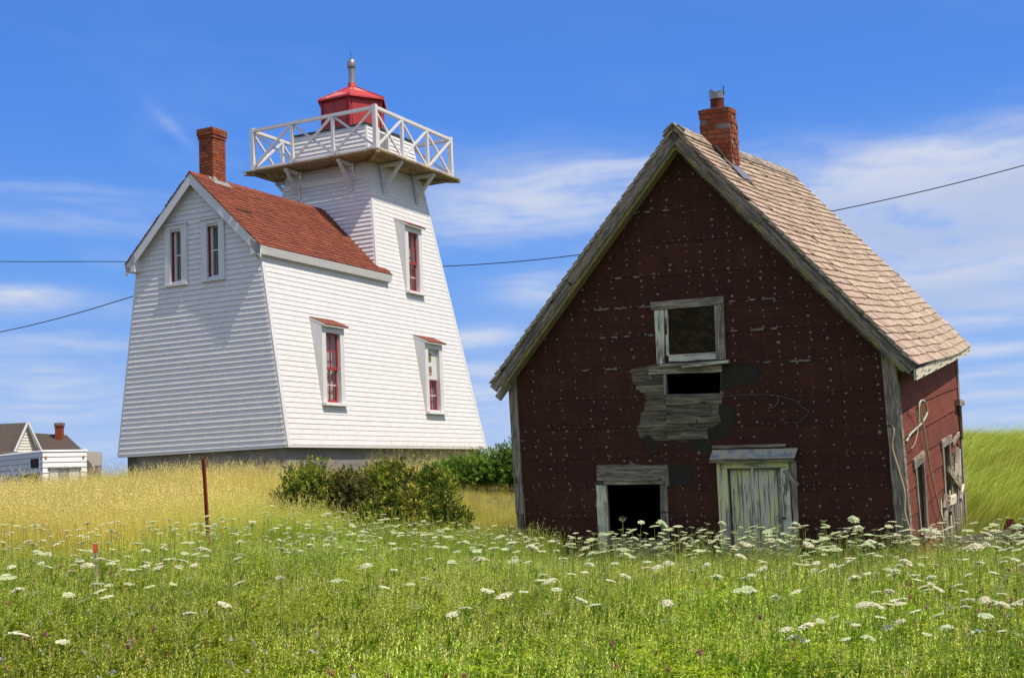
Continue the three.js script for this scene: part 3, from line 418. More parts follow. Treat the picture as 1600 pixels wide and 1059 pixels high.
    const sh = part(wn, 'sash', G([prism(rect(a + .012, a + .07, y0, y1), -.105, -.06), prism(rect(b - .06, b - .005, y0, y1), -.105, -.06), prism(rect(a + .07, b - .06, y1 - .06, y1 - .01), -.105, -.06), prism(rect(a + .07, b - .06, y0, y0 + .07), -.105, -.06), prism(rect(a + .07, b - .06, ym - .015, ym + .015), -.105, -.058)]), M.whiteTrim);
    for (const q of [[y0 + .06, ym - .01], [ym + .01, y1 - .05]]) part(sh, 'pane', G(new THREE.PlaneGeometry(b - a - .12, q[1] - q[0]).translate((a + b) / 2, (q[0] + q[1]) / 2, -.085)), M.glass);
    part(wn, 'curtain', G([drape(a - .1, a + .06, y0, y1, -.20, 3), drape(b - .16, b + .12, y0, y1, -.24, 3)]), M.curtain);
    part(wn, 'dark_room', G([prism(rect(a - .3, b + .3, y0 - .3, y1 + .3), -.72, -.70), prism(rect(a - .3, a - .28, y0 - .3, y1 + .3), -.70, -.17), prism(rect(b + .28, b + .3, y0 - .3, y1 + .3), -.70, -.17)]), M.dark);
  }
}
// ---------- abandoned red house ----------
// own axes: x to the right along the dark front, y up its leaning wall, z out towards the viewer; the right front corner is the origin
const house = thing('abandoned_house', 'small derelict maroon house with cedar shingle roof leaning in the meadow', 'house', [4.929, .341, -17], [.12, -.44, -.033]);
house.updateMatrixWorld(true);
{
  const Y0 = -.55, AX = -2.71, AY = 5.62, LX = -5.45, LY = 2.66, RX = -.03, RY = 2.60;
  const gl = (y) => y <= LY ? lerp(-5.42, LX, y / LY) : lerp(LX, AX, (y - LY) / (AY - LY)), gr = (y) => y <= RY ? lerp(.04, RX, y / RY) : lerp(RX, AX, (y - RY) / (AY - RY));
  const ev = new Evaluator(); ev.attributes = ['position', 'normal', 'uv']; ev.useGroups = false;
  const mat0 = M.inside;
  const cut = (geo, tools) => { let b = new Brush(geo, mat0); b.updateMatrixWorld(); for (const t of tools) { const k = new Brush(t, mat0); k.updateMatrixWorld(); b = ev.evaluate(b, k, SUBTRACTION); } const g = b.geometry; g.clearGroups(); return g.index ? g.toNonIndexed() : g; };
  const pieces = (g) => { // the separate pieces of a cut strip
    const p = g.attributes.position, n = p.count / 3, id = {}, up = [...Array(n).keys()], find = (i) => up[i] === i ? i : (up[i] = find(up[i])); for (let i = 0; i < p.count; i++) { const k = [p.getX(i), p.getY(i), p.getZ(i)].map(v => Math.round(v * 2000)).join(), t = Math.floor(i / 3); if (k in id) up[find(t)] = find(id[k]); else id[k] = t; }
    const by = {}; for (let t = 0; t < n; t++) (by[find(t)] ??= []).push(t); const out = [];
    for (const l of Object.values(by)) { const o = new THREE.BufferGeometry(); for (const a of ['position', 'normal', 'uv']) { const src = g.attributes[a], w = src.itemSize, d = new Float32Array(l.length * 3 * w); l.forEach((t, j) => d.set(src.array.subarray(t * 3 * w, (t * 3 + 3) * w), j * 3 * w)); o.setAttribute(a, new THREE.BufferAttribute(d, w)); } o.computeBoundingBox(); const z = o.boundingBox.getSize(new THREE.Vector3()); if (Math.max(z.x, z.y) > .02) out.push(o); } return out; };
  const jag = (poly, amp, n = 5) => { const o = []; for (let i = 0; i < poly.length; i++) { const a = poly[i], b = poly[(i + 1) % poly.length], l = Math.hypot(b[0] - a[0], b[1] - a[1]), m = Math.max(1, Math.round(l * n)); for (let j = 0; j < m; j++) o.push([lerp(a[0], b[0], j / m) + (R() - .5) * amp, lerp(a[1], b[1], j / m) + (R() - .5) * amp]); } return o; };
  // openings in the front wall
  const oUp = rect(-2.99, -2.31, 2.70, 3.40), oHole = [[-3.055, 2.50], [-2.28, 2.49], [-2.31, 2.20], [-3.06, 2.21]], oLow = rect(-4.04, -3.22, .20, .97), oDoor = rect(-2.26, -1.51, -.2, 1.19);
  // where the red siding is torn away
  const tear = jag([[-3.55, 2.60], [-3.3, 2.64], [-2.2, 2.62], [-1.70, 2.575], [-1.76, 2.40], [-1.85, 2.30], [-2.27, 2.24], [-2.29, 2.04], [-2.10, 2.01], [-2.12, 1.78], [-2.24, 1.58], [-2.46, 1.56], [-2.48, 1.40], [-2.70, 1.40], [-2.80, 1.57], [-3.12, 1.57], [-3.42, 1.58], [-3.54, 1.70], [-3.47, 1.95], [-3.36, 2.12], [-3.42, 2.26], [-3.54, 2.36]], .055, 9);
  const tearLow = jag([[-4.18, 1.25], [-3.70, 1.25], [-3.66, 1.31], [-3.60, 1.25], [-2.78, 1.24], [-2.78, .95], [-3.10, .94], [-3.14, .94], [-3.14, 0], [-4.20, 0]], .02, 6);
  const front = part(house, 'front_wall', cut(prism([[-5.42, Y0], [.04, Y0], [RX, RY], [AX, AY], [LX, LY]], -.06, -.006), [prism(oUp, -.2, .2), prism(oHole, -.2, .2), prism(oLow, -.2, .2), prism(oDoor, -.2, .2)]), M.wood[3]);
  const ys = [-.5, .08, .50, .92, 1.34, 1.76, 2.175, 2.59, 3.035, 3.435, 3.86, 4.30, 4.74, 5.17, 5.62];
  const tools = [prism(rect(-3.0, -2.30, 2.66, 3.42), -.2, .2), prism(tear, -.2, .2), prism(tearLow, -.2, .2), prism(rect(-2.40, -1.34, -.6, 1.44), -.2, .2)];
  for (let i = 0; i < ys.length - 1; i++) {
    const a = ys[i], b = Math.min(5.60, ys[i + 1] + .025), n = 16, bot = [], top = [];
    const xl = (y) => gl(y) + .10, xr = (y) => gr(y) - .10; const la = xl(a), ra = xr(a), lb = xl(b), rb = xr(b); if (ra - la < .12) continue;
    for (let k = 0; k <= n; k++) { bot.push([lerp(la, ra, k / n), a + (R() - .5) * .010 + .006 * Math.sin(k * .9 + i)]); }
    const mid = []; if (b > RY && a < RY) { mid.push([gr(RY) - .10, RY]); }
    const midL = []; if (b > LY && a < LY) { midL.push([gl(LY) + .10, LY]); }
    const poly = [...bot, ...mid, [rb, b], ...(lb < rb - .03 ? [[lb, b]] : []), ...midL];
    let g = prism(poly, 0.0, .006, false); const p = g.attributes.position; for (let k = 0; k < p.count; k++) { const t = (p.getY(k) - a) / (b - a); p.setZ(k, p.getZ(k) + .009 * (1 - t)); } g.computeVertexNormals();
    g = cut(g, tools); g.computeVertexNormals(); for (const q of pieces(g)) part(front, 'siding_strip', q, M.redFront[i % 4]);
  }
  // grey tar spots round the nails, and torn grey edges along some seams
  {
    const inP = (x, y, P) => { let c = false; for (let i = 0, j = P.length - 1; i < P.length; j = i++) if ((P[i][1] > y) !== (P[j][1] > y) && x < (P[j][0] - P[i][0]) * (y - P[i][1]) / (P[j][1] - P[i][1]) + P[i][0]) c = !c; return c; };
    const spots = [], holes = [rect(-3.2, -2.12, 2.6, 3.52), tear, tearLow, rect(-2.50, -1.28, -.6, 1.52)];
    const spot = (x, y, s) => { if (x < gl(y) + .13 || x > gr(y) - .13 || holes.some(h => inP(x, y, h))) return; const n = 6, a0 = R() * 6; const t = ys.findIndex((q, k) => y < (ys[k + 1] ?? 9)), z = .0075 + .009 * (1 - (y - ys[t]) / (ys[t + 1] - ys[t]));
      spots.push(prism([...Array(n)].map((_, k) => { const a = a0 + k / n * 6.283, r = s * (.55 + .8 * R()); return [x + r * Math.cos(a) * 1.0, y + r * Math.sin(a)]; }), z - .002, z + .0015)); };
    for (let x = -5.3; x < 0; x += .185 + .05 * R()) for (let i = 0; i < ys.length - 1; i++) { const e = R(); for (let k = 0; k < 4; k++) if (R() < .84) spot(x + (R() - .5) * .055 + (k === 3 ? .08 * (R() - .5) : 0), ys[i] + .045 + k * .115 + (R() - .5) * .05, (.007 + .013 * R() * R() + .004) * (e < .15 ? .5 : 1)); }
    for (let i = 1; i < ys.length - 1; i++) for (let x = -5.3; x < 0; x += .11) if (R() < .35) spot(x + R() * .05, ys[i] + .022, .010);
    part(front, 'nail_spots', spots, M.nail, 'stuff');
    const seams = []; for (const [y, x0, x1] of [[2.59, -1.68, -.9], [3.035, -2.1, -1.35], [3.435, -2.1, -1.5], [3.435, -4.1, -3.25], [3.86, -3.8, -3.3], [3.035, -4.0, -3.25], [2.59, -4.3, -3.6], [4.74, -3.4, -2.9]]) for (let x = x0; x < x1; x += .09) if (R() < .45) seams.push(prism([[x, y - .012 * R()], [x + .09, y - .012 * R()], [x + .09, y + .008 + .012 * R()], [x + .04, y + .012 + .014 * R()], [x, y + .008 * R() + .004]], .014, .0215));
    part(front, 'torn_edge', seams, M.nail, 'stuff');
  }
  const bd = (nm, m, poly, z0, z1, par = front) => part(par, nm, prism(poly, z0, z1), m);
  const W = M.wood;
  // sheathing boards laid bare
  { const L = [2.605, 2.48, 2.36, 2.245, 2.13, 1.99, 1.845, 1.70, 1.57]; const xl = [-3.54, -3.54, -3.50, -3.38, -3.40, -3.50, -3.52, -3.44]; for (let i = 0; i < L.length - 1; i++) bd('board', M.woodDark[(i * 7) % 4], [[xl[i], L[i + 1] + .004 + .012 * R()], [-3.10 + .004 * i, L[i + 1] + .006 + .008 * R()], [-3.09, L[i] - .007 - .006 * R()], [xl[i] + .05 * (R() - .5), L[i] - .008]], -.006, .002 + .014 * R());
    const Rr = [2.20, 2.055, 1.925, 1.80, 1.69, 1.575], xr = [-2.30, -2.46, -2.32, -2.34, -2.53]; for (let i = 0; i < Rr.length - 1; i++) bd('board', M.woodDark[(i * 5 + 2) % 4], [[-3.085, Rr[i + 1] + .008], [xr[i] + .05 * (R() - .5), Rr[i + 1] + .012], [xr[i] + .05 * (R() - .5), Rr[i] - .008], [-3.08, Rr[i] - .006 - .006 * R()]], -.006, .002 + .014 * R()); }
  for (const P of [[[-2.26, 2.60], [-1.68, 2.58], [-1.74, 2.41], [-1.84, 2.29], [-2.30, 2.23]], [[-2.34, 2.06], [-2.08, 2.02], [-2.10, 1.76], [-2.24, 1.56], [-2.52, 1.56], [-2.51, 1.72], [-2.34, 1.80]], [[-2.82, 1.585], [-2.44, 1.58], [-2.46, 1.38], [-2.71, 1.38]], [[-3.11, 1.245], [-2.77, 1.235], [-2.77, .945], [-3.11, .945]], [[-3.56, 2.46], [-3.49, 2.30], [-3.36, 2.12], [-3.46, 1.98], [-3.60, 2.2]], [[-3.46, 1.63], [-3.22, 1.58], [-3.20, 1.53], [-3.42, 1.52]]]) bd('tar_paper', M.tar, jag(P, .02, 8), -.005, .004 + .003 * R());
  bd('tar_paper', M.tar, jag([[-3.44, 1.62], [-3.35, 1.66], [-3.22, 1.50], [-3.24, 1.40], [-3.34, 1.38], [-3.42, 1.50]], .02, 9), .02, .028);
  // upper window
  { const w = part(front, 'window', prism([[-3.20, 3.385], [-2.17, 3.40], [-2.165, 3.515], [-3.205, 3.50]], .0, .045), W[0]); w.userData.label = 'upper window frame in weathered wood';
    bd('frame_board', M.peelWhite, [[-3.165, 2.64], [-3.06, 2.64], [-3.02, 3.38], [-3.16, 3.38]], .0, .038, w); bd('frame_board', W[2], [[-2.32, 2.66], [-2.19, 2.66], [-2.17, 3.40], [-2.30, 3.40]], 0, .038, w);
    bd('sash', M.peelWhite, [[-3.035, 2.655], [-2.995, 2.655], [-2.975, 3.385], [-3.015, 3.385]], -.05, .012, w); bd('sash', M.peelWhite, [[-2.325, 2.66], [-2.31, 2.66], [-2.295, 3.40], [-2.312, 3.40]], -.05, .012, w); bd('sash', M.peelWhite, [[-3.0, 2.66], [-2.315, 2.665], [-2.32, 2.765], [-2.995, 2.755]], -.04, .010, w);
    part(w, 'pane', new THREE.PlaneGeometry(.70, .66).translate(-2.655, 3.06, -.022), M.dirtyGlass);
    bd('sill', M.peelWhite, [[-2.79, 2.575], [-2.14, 2.615], [-2.14, 2.650], [-2.80, 2.63]], .02, .11, w); bd('sill', W[2], [[-3.16, 2.60], [-2.72, 2.60], [-2.72, 2.64], [-3.11, 2.64]], .0, .06, w); }
  bd('board', M.woodTan, [[-3.30, 2.50], [-2.255, 2.49], [-2.25, 2.585], [-3.295, 2.60]], .003, .032); bd('board', W[0], [[-3.10, 2.20], [-3.065, 2.20], [-3.05, 2.50], [-3.09, 2.50]], .003, .02); bd('board', W[0], [[-3.30, 2.43], [-3.26, 2.43], [-3.26, 2.50], [-3.30, 2.50]], .003, .02);
  // lower window without its sash
  { const w = part(front, 'window', prism([[-4.165, 1.03], [-3.15, 1.022], [-3.148, 1.178], [-4.16, 1.184]], .0, .04), W[0]); w.userData.label = 'empty lower window opening framed in grey boards';
    bd('frame_board', W[1], [[-4.15, 1.188], [-3.15, 1.182], [-3.15, 1.24], [-4.15, 1.245]], 0, .022, w); bd('frame_board', W[2], [[-4.07, .965], [-3.17, .972], [-3.165, 1.02], [-4.065, 1.025]], -.06, .02, w); bd('frame_board', M.peelWhite, [[-4.20, .02], [-4.045, .02], [-4.03, .955], [-4.185, .965]], 0, .04, w); bd('frame_board', W[0], [[-3.27, .02], [-3.15, .02], [-3.13, .945], [-3.23, .96]], 0, .04, w); bd('frame_board', W[0], [[-3.155, .95], [-3.10, .95], [-3.10, 1.235], [-3.15, 1.235]], 0, .026, w);
    bd('sill', W[1], [[-4.06, .11], [-3.25, .09], [-3.24, .20], [-4.05, .21]], -.03, .05, w); bd('sill', W[2], [[-3.98, -.05], [-3.2, -.07], [-3.2, .08], [-3.97, .095]], .02, .05, w); }
  // door under a small tin hood
  { const d = part(front, 'door', prism(rect(-2.25, -1.525, -.3, 1.18), -.062, -.05), W[3]); d.userData.label = 'plank door with peeling yellow paint';
    const xs = [-2.245, -2.09, -1.965, -1.86, -1.72, -1.60, -1.53]; for (let i = 0; i < 6; i++) bd('plank', M.peelYellow, [[xs[i] + .004 - .01, -.3], [xs[i + 1] - .004 - .01, -.3], [xs[i + 1] - .004, 1.172], [xs[i] + .004, 1.172]], -.05, -.026 - .008 * (i % 2), d);
    bd('door_post', M.peelYellow, [[-2.415, -.3], [-2.275, -.3], [-2.265, 1.25], [-2.405, 1.25]], 0, .05, d); bd('door_post', M.peelWhite, [[-1.535, -.3], [-1.43, -.3], [-1.42, 1.19], [-1.53, 1.18]], 0, .05, d); bd('door_post', W[2], [[-1.415, .0], [-1.345, .0], [-1.32, 1.27], [-1.405, 1.26]], 0, .03, d);
    bd('door_head', M.peelYellow, [[-2.31, 1.185], [-1.42, 1.19], [-1.415, 1.275], [-2.405, 1.265]], 0, .045, d); bd('door_stop', W[1], [[-2.265, 1.155], [-1.535, 1.155], [-1.535, 1.185], [-2.265, 1.182]], -.04, .02, d);
    const hd = part(d, 'hood', hexa([V3(-2.455, 1.44, .005), V3(-1.29, 1.445, .005), V3(-1.30, 1.345, .19), V3(-2.45, 1.34, .19)], [V3(-2.455, 1.425, .005), V3(-1.29, 1.43, .005), V3(-1.30, 1.33, .19), V3(-2.45, 1.325, .19)]), M.flashBlue); bd('hood_board', W[1], [[-2.475, 1.275], [-1.33, 1.285], [-1.31, 1.33], [-2.46, 1.325]], .0, .17, d); bd('hood_board', W[0], [[-2.46, 1.455], [-1.45, 1.465], [-1.44, 1.50], [-2.455, 1.495]], 0, .035, d);
    bd('loose_board', W[2], [[-1.50, 1.145], [-1.42, 1.17], [-1.285, .965], [-1.335, .92]], .05, .07, d); bd('loose_board', M.peelYellow, [[-1.56, .93], [-1.50, .95], [-1.49, .965], [-1.55, .955]], .05, .07, d); bd('latch', M.rust, rect(-1.545, -1.50, .50, .53), .05, .065, d); bd('cleat', M.peelYellow, [[-1.92, 1.10], [-1.90, 1.10], [-1.895, 1.20], [-1.925, 1.20]], .045, .06, d); }
  // corner boards of the front
  bd('corner_board', W[0], [[-5.47, .55], [-5.34, .55], [-5.33, 2.69], [-5.46, 2.69]], .0, .035, house); bd('corner_board', W[3], [[-5.44, Y0], [-5.37, Y0], [-5.36, .55], [-5.46, .55]], .0, .03, house); bd('splinter', W[1], [[-5.34, .40], [-5.325, .38], [-5.32, .95], [-5.345, .95]], .02, .03, house);
  bd('corner_board', W[2], [[-.085, .27], [.075, .25], [.005, 2.63], [-.14, 2.63]], .0, .035, house); part(house, 'corner_board', hexa([V3(.075, .25, .035), V3(.075, .25, -.13), V3(.005, 2.6, -.13), V3(.005, 2.63, .035)].map(p => p.clone().add(V3(.028, 0, 0))), [V3(.075, .25, .035), V3(.075, .25, -.13), V3(.005, 2.6, -.13), V3(.005, 2.63, .035)]), W[0]);
  // --- right wall: own axes s back along the wall, y up, d out
  const side = (g) => g.applyMatrix4(new THREE.Matrix4().makeRotationY(Math.PI / 2)).applyMatrix4(new THREE.Matrix4().makeTranslation(.035, 0, 0)).applyMatrix4(new THREE.Matrix4().makeRotationY(-.010));
  const sTop = (s) => 2.60 - .056 * s, sBot = (s) => -.30 - .128 * s;
  const wR = part(house, 'side_wall', side(cut(prism([[0, sBot(0)], [6, sBot(6)], [6, sTop(6)], [0, sTop(0)]], -.06, -.006), [prism([[.98, .18], [1.66, .12], [1.64, 1.06], [.97, 1.06]], -.2, .2), prism([[3.66, .16], [4.40, .16], [4.46, 1.0], [3.70, 1.02]], -.2, .2)])), W[3]);
  { const cuts = [prism([[.93, .10], [1.70, .06], [1.68, 1.10], [.92, 1.10]], -.2, .2), prism([[3.6, .12], [4.46, .1], [4.5, 1.05], [3.62, 1.05]], -.2, .2), prism(jag([[3.10, .20], [3.5, .30], [4.6, .35], [4.75, .75], [5.5, .85], [5.95, .75], [5.95, -1.4], [3.15, -1.4]], .10, 4), -.2, .2)];
    let k = 0; for (let y = -.95; y < 2.6; y += .355) { const a = y, b = Math.min(2.55, y + .375), n = 18, bot = []; for (let i = 0; i <= n; i++) bot.push([.12 + 5.80 * i / n, a - .02 * (6 * i / n) + (R() - .5) * .015]); let g = prism([...bot, [5.92, b - .12], [.12, b]], 0, .006, false); const p = g.attributes.position; for (let i = 0; i < p.count; i++) p.setZ(i, p.getZ(i) + .016 * (1 - (p.getY(i) - a + .02 * p.getX(i)) / (b - a))); g = cut(g, [...cuts, prism([[-1, sTop(-1) - .02], [7, sTop(7) - .02], [7, 4], [-1, 4]], -.2, .2)]); g.computeVertexNormals(); if (g.attributes.position.count) { k++; for (const q of pieces(g)) part(wR, 'siding_strip', side(q), M.redSide[k % 3]); } } }
  const sb = (nm, m, poly, z0, z1, par = wR) => part(par, nm, side(prism(poly, z0, z1)), m);
  { const w = sb('window', W[2], [[.74, 1.04], [1.70, 1.05], [1.71, 1.19], [.74, 1.18]], 0, .045); sb('frame_board', W[0], [[1.02, .12], [1.10, .12], [.98, 1.04], [.88, 1.04]], 0, .035, w); sb('frame_board', W[2], [[1.62, .08], [1.74, .08], [1.71, 1.05], [1.60, 1.05]], 0, .035, w); sb('sill', W[2], [[1.0, .04], [1.84, .0], [1.84, .10], [1.0, .13]], -.02, .07, w); sb('inner_board', W[3], [[1.1, .1], [1.62, .1], [1.6, 1.05], [.98, 1.05]], -.10, -.075, w); sb('inner_board', W[1], [[1.12, .1], [1.26, .1], [1.2, 1.05], [1.06, 1.05]], -.075, -.055, w); sb('inner_board', W[1], [[1.40, .1], [1.54, .1], [1.5, 1.05], [1.36, 1.05]], -.075, -.055, w); }
  { const w = sb('window', W[2], [[3.46, 1.01], [4.66, .98], [4.67, 1.10], [3.46, 1.14]], 0, .045); sb('frame_board', W[2], [[3.58, .14], [3.74, .14], [3.74, 1.01], [3.56, 1.01]], 0, .035, w); sb('frame_board', W[0], [[4.36, .12], [4.48, .12], [4.54, .99], [4.42, .99]], 0, .035, w); sb('sill', M.peelWhite, [[3.7, .10], [4.4, .04], [4.5, .17], [3.7, .18]], -.02, .08, w); for (let i = 0; i < 4; i++) sb('inner_board', W[i], [[3.7 + i * .18, .15], [3.86 + i * .18, .15], [3.88 + i * .18, 1.0], [3.72 + i * .18, 1.0]], -.10 + .01 * (i % 2), -.07, w); }
  // broken lath and slats where the siding has fallen off
  for (let i = 0; i < 17; i++) { const s = 3.12 + i * .17, l = R() * .12, t = sBot(s) - .1; sb('slat', [M.peelWhite, W[2], W[0], W[2]][Math.floor(R() * 4)], [[s + (R() - .5) * .04, t], [s + .13, t], [s + .13 + l * .4, .05 + .3 * R() - (i % 3) * .05 + (i > 8 ? .3 : 0)], [s + l * .4, .08 + .25 * R() + (i > 8 ? .3 : 0)]], .0, .012 + .02 * R()); }
  for (const [a, b, c, d2, m] of [[3.3, .12, 3.5, .30, W[1]], [3.62, .05, 3.85, .2, W[3]], [3.95, -.05, 4.3, .12, W[1]], [3.2, -.08, 3.6, .04, W[0]], [4.7, .95, 5.6, 1.02, W[2]], [4.95, .4, 5.25, .82, W[2]], [5.25, .35, 5.4, .78, M.peelWhite], [4.85, .25, 5.0, .6, M.peelWhite], [5.3, -.05, 5.8, .12, M.peelWhite]]) { const dx = c - a, dy = d2 - b, l = Math.hypot(dx, dy), w = .035; sb('loose_slat', m, [[a + dy / l * w, b - dx / l * w], [c + dy / l * w, d2 - dx / l * w], [c - dy / l * w, d2 + dx / l * w], [a - dy / l * w, b + dx / l * w]], .025, .05 + .03 * R()); }
  sb('loose_board', M.woodTan, [[3.75, .62], [5.1, .14], [5.2, .22], [3.78, .70]], .06, .085);
  sb('corner_board', W[2], [[5.85, sBot(6) - .2], [6.03, sBot(6) - .2], [6.03, 2.27], [5.85, 2.28]], .0, .04, house); sb('corner_board', W[0], [[5.8, .9], [5.86, .9], [5.88, 1.5], [5.80, 1.55]], .04, .075, house); sb('nailed_block', W[2], [[5.45, 1.50], [6.1, 1.44], [6.1, 1.53], [5.45, 1.60]], .03, .10, house);
  // --- walls turned away, floor
  part(house, 'left_wall', hexa([V3(-5.42, Y0, 0), V3(-5.45, 2.66, 0), V3(-5.30, 2.78, -6), V3(-5.28, -1.3, -6)], [V3(-5.36, Y0, 0), V3(-5.39, 2.66, 0), V3(-5.24, 2.78, -6), V3(-5.22, -1.3, -6)]), M.redFront[0]);
  part(house, 'back_wall', prism([[-5.28, -1.3], [.10, -1.3], [.08, 2.66], [-2.55, 5.60], [-5.28, 2.80]], -6.0, -5.94), M.redFront[1]);
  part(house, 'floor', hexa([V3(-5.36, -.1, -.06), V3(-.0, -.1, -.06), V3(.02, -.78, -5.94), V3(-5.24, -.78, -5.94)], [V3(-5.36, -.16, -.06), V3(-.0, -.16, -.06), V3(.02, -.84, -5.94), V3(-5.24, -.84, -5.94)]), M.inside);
  // --- roof: right slope from the ridge to the eave, a little warped towards the back
  const zF = .25, zB = -6.15, L = 4.49; const RP = (r, t, h, right = true) => { // r 0 at the eave to 1 at the ridge, t 0 front to 1 back
    const sag = -.045 * Math.sin(Math.PI * Math.min(1, t)) * (1 - .5 * r) + .03 * Math.sin(7 * t + 3 * r) * .35; const ex = right ? .33 : -5.64, ey = lerp(2.50, 2.46, t), rx = lerp(-2.65, -2.55, t), ry = lerp(5.85, 5.72, t); const k = right ? 1 : -1; return V3(lerp(ex, rx, r) + h * .747 * k, lerp(ey, ry, r) + sag + h * .665, lerp(zF, zB, t)); };
  const slab = (right, h0, h1, t0 = 0, t1 = 1) => { const o = []; for (let i = 0; i < 8; i++) { const a = lerp(t0, t1, i / 8), b = lerp(t0, t1, (i + 1) / 8); o.push(hexa([RP(0, a, h1, right), RP(0, b, h1, right), RP(1, b, h1, right), RP(1, a, h1, right)], [RP(0, a, h0, right), RP(0, b, h0, right), RP(1, b, h0, right), RP(1, a, h0, right)])); } return merge(o); };
  const roof = part(house, 'roof', [slab(true, -.075, -.05), slab(false, -.075, -.05)], W[3]);
  {
    const rows = 34, list = []; for (const right of [true, false]) for (let i = 0; i < rows; i++) { let t = -.004 - R() * .01; const r0 = i / rows; while (t < 1.0) { const w = (.075 + .10 * R()) / 6.4, a = Math.max(-.004, t), b = Math.min(1.004, t + w - .0006 - (R() < .08 ? .0012 : 0)); t += w; if (b - a < .004) continue; const miss = R() < .006; if (miss) continue; const dr = (R() - .5) * .0032 - (R() < .05 ? .005 : 0) + .0022 * Math.sin(t * 23 + i * 1.7), lift = (right ? .011 : .007) + .005 * R() + (R() < .04 ? .012 : 0); list.push([right, r0 + (i ? dr : -.004), Math.min(1, r0 + 1.75 / rows), a, b, lift]); } }
    const geo = ([right, r0, r1, a, b, l]) => { const e = (r1 - r0) * L; const g = hexa([RP(r0, a, l, right), RP(r0, b, l, right), RP(r1, b, -.020, right), RP(r1, a, -.020, right)], [RP(r0, a, l - .022, right), RP(r0, b, l - .022, right), RP(r1, b, -.048, right), RP(r1, a, -.048, right)]); const w = (b - a) * 6.4, uv = g.attributes.uv, o = [R(), R()]; for (let k = 0; k < 6; k++) uv.setXY(k, o[0] + [0, w, w, 0, w, 0][k] * 1.6, o[1] + [0, 0, e, 0, e, e][k] * .8); return g; };
    // the shingles that show largest: the nearest of the sunlit slope
    const size = (q) => q[0] ? 1 / (1 + q[3] * 3.2) * (1 - q[1] * .25) : -1; list.sort((p, q) => size(q) - size(p));
    list.slice(0, 300).forEach((q) => part(roof, 'shingle', geo(q), M.shake[Math.floor(R() * 4)]));
    part(roof, 'shingles_beyond', list.slice(300).map(q => { const k = .82 + .36 * R(), f = R(), big = .9 + .2 * fbm(q[3] * 5, q[1] * 5, 3); return paint(geo(q), [lerp(.55, .69, f) * k * big, lerp(.415, .55, f) * k * big, lerp(.29, .40, f) * k * big]); }), M.shakeV, 'stuff');
    for (let i = 0; i < 3; i++) for (const right of [true, false]) { const a = i / 3 - .01, b = (i + 1) / 3 - .004; part(roof, 'ridge_board', hexa([RP(.955, a, .025, right), RP(.955, b, .025, right), RP(1.004, b, .03, right), RP(1.004, a, .03, right)], [RP(.955, a, .005, right), RP(.955, b, .005, right), RP(1.004, b, .008, right), RP(1.004, a, .008, right)]), W[2]); }
  }
  // rakes on the front, eave board
  for (const right of [true, false]) {
    const rk = (r0, r1, h0, h1, z0, z1) => { const q = (r, h, z) => RP(r, 0, h, right).setZ(z); return hexa([q(r0, h1, z1), q(r1, h1, z1), q(r1, h0, z1), q(r0, h0, z1)], [q(r0, h1, z0), q(r1, h1, z0), q(r1, h0, z0), q(r0, h0, z0)], .8, 1); };
    if (right) { part(house, 'rake_board', rk(.60, 1.012, -.165, -.03, .225, .255), W[1]); part(house, 'rake_board', rk(-.004, .598, -.165, -.035, .222, .250), W[0]); }
    else { part(house, 'rake_board', rk(.42, 1.012, -.165, -.03, .225, .255), W[0]); part(house, 'rake_board', rk(-.012, .415, -.165, -.03, .222, .250), W[2]); part(house, 'rake_end', rk(-.03, .03, -.27, -.165, .15, .20), M.woodTan); }
    part(house, 'soffit_board', rk(.01, .995, -.205, -.150, .012, .222), M.peelRake);
    for (let i = 0; i < 2; i++) part(house, 'back_rake', (() => { const q = (r, h, z) => RP(r, 1, h, right).setZ(z); return hexa([q(0, -.04, zB), q(1, -.04, zB), q(1, -.16, zB), q(0, -.16, zB)], [q(0, -.04, zB + .03), q(1, -.04, zB + .03), q(1, -.16, zB + .03), q(0, -.16, zB + .03)]); })(), W[1 + i]);
  }
  part(house, 'eave_board', hexa([V3(.315, 2.43, .26), V3(.325, 2.45, -6.2), V3(.325, 2.335, -6.2), V3(.315, 2.295, .26)], [V3(.285, 2.43, .26), V3(.295, 2.45, -6.2), V3(.295, 2.335, -6.2), V3(.285, 2.295, .26)], .8, 1), M.peelWhite);
  part(house, 'eave_soffit', hexa([V3(.285, 2.37, .2), V3(.295, 2.37, -6.1), V3(.06, 2.42, -6.0), V3(-.02, 2.47, 0)], [V3(.285, 2.35, .2), V3(.295, 2.35, -6.1), V3(.06, 2.40, -6.0), V3(-.02, 2.45, 0)]), W[3]);
  // --- chimney of loose old bricks
  {
    const cx = -2.43, X0 = -2.665, X1 = -2.205, Z0 = -1.42, Z1 = -1.0, h = .0735, base = 5.30;
    const ch = part(house, 'chimney', box(X0 + .018, X1 - .018, base, 6.185, Z0 + .018, Z1 - .018), M.mortar);
    const brk = (x0, x1, y0, z0, z1) => { const g = box(x0 + .001, x1 - .001, y0 + .012, y0 + h, z0, z1); const p = g.attributes.position, ox = (R() - .5) * .013, oz = (R() - .5) * .013, oy = (R() - .5) * .004; for (let i = 0; i < p.count; i++) p.setXYZ(i, p.getX(i) + ox, p.getY(i) + oy, p.getZ(i) + oz); if (R() < .06) return; part(ch, 'brick', g, M.brick[Math.floor(R() * 4)]); };
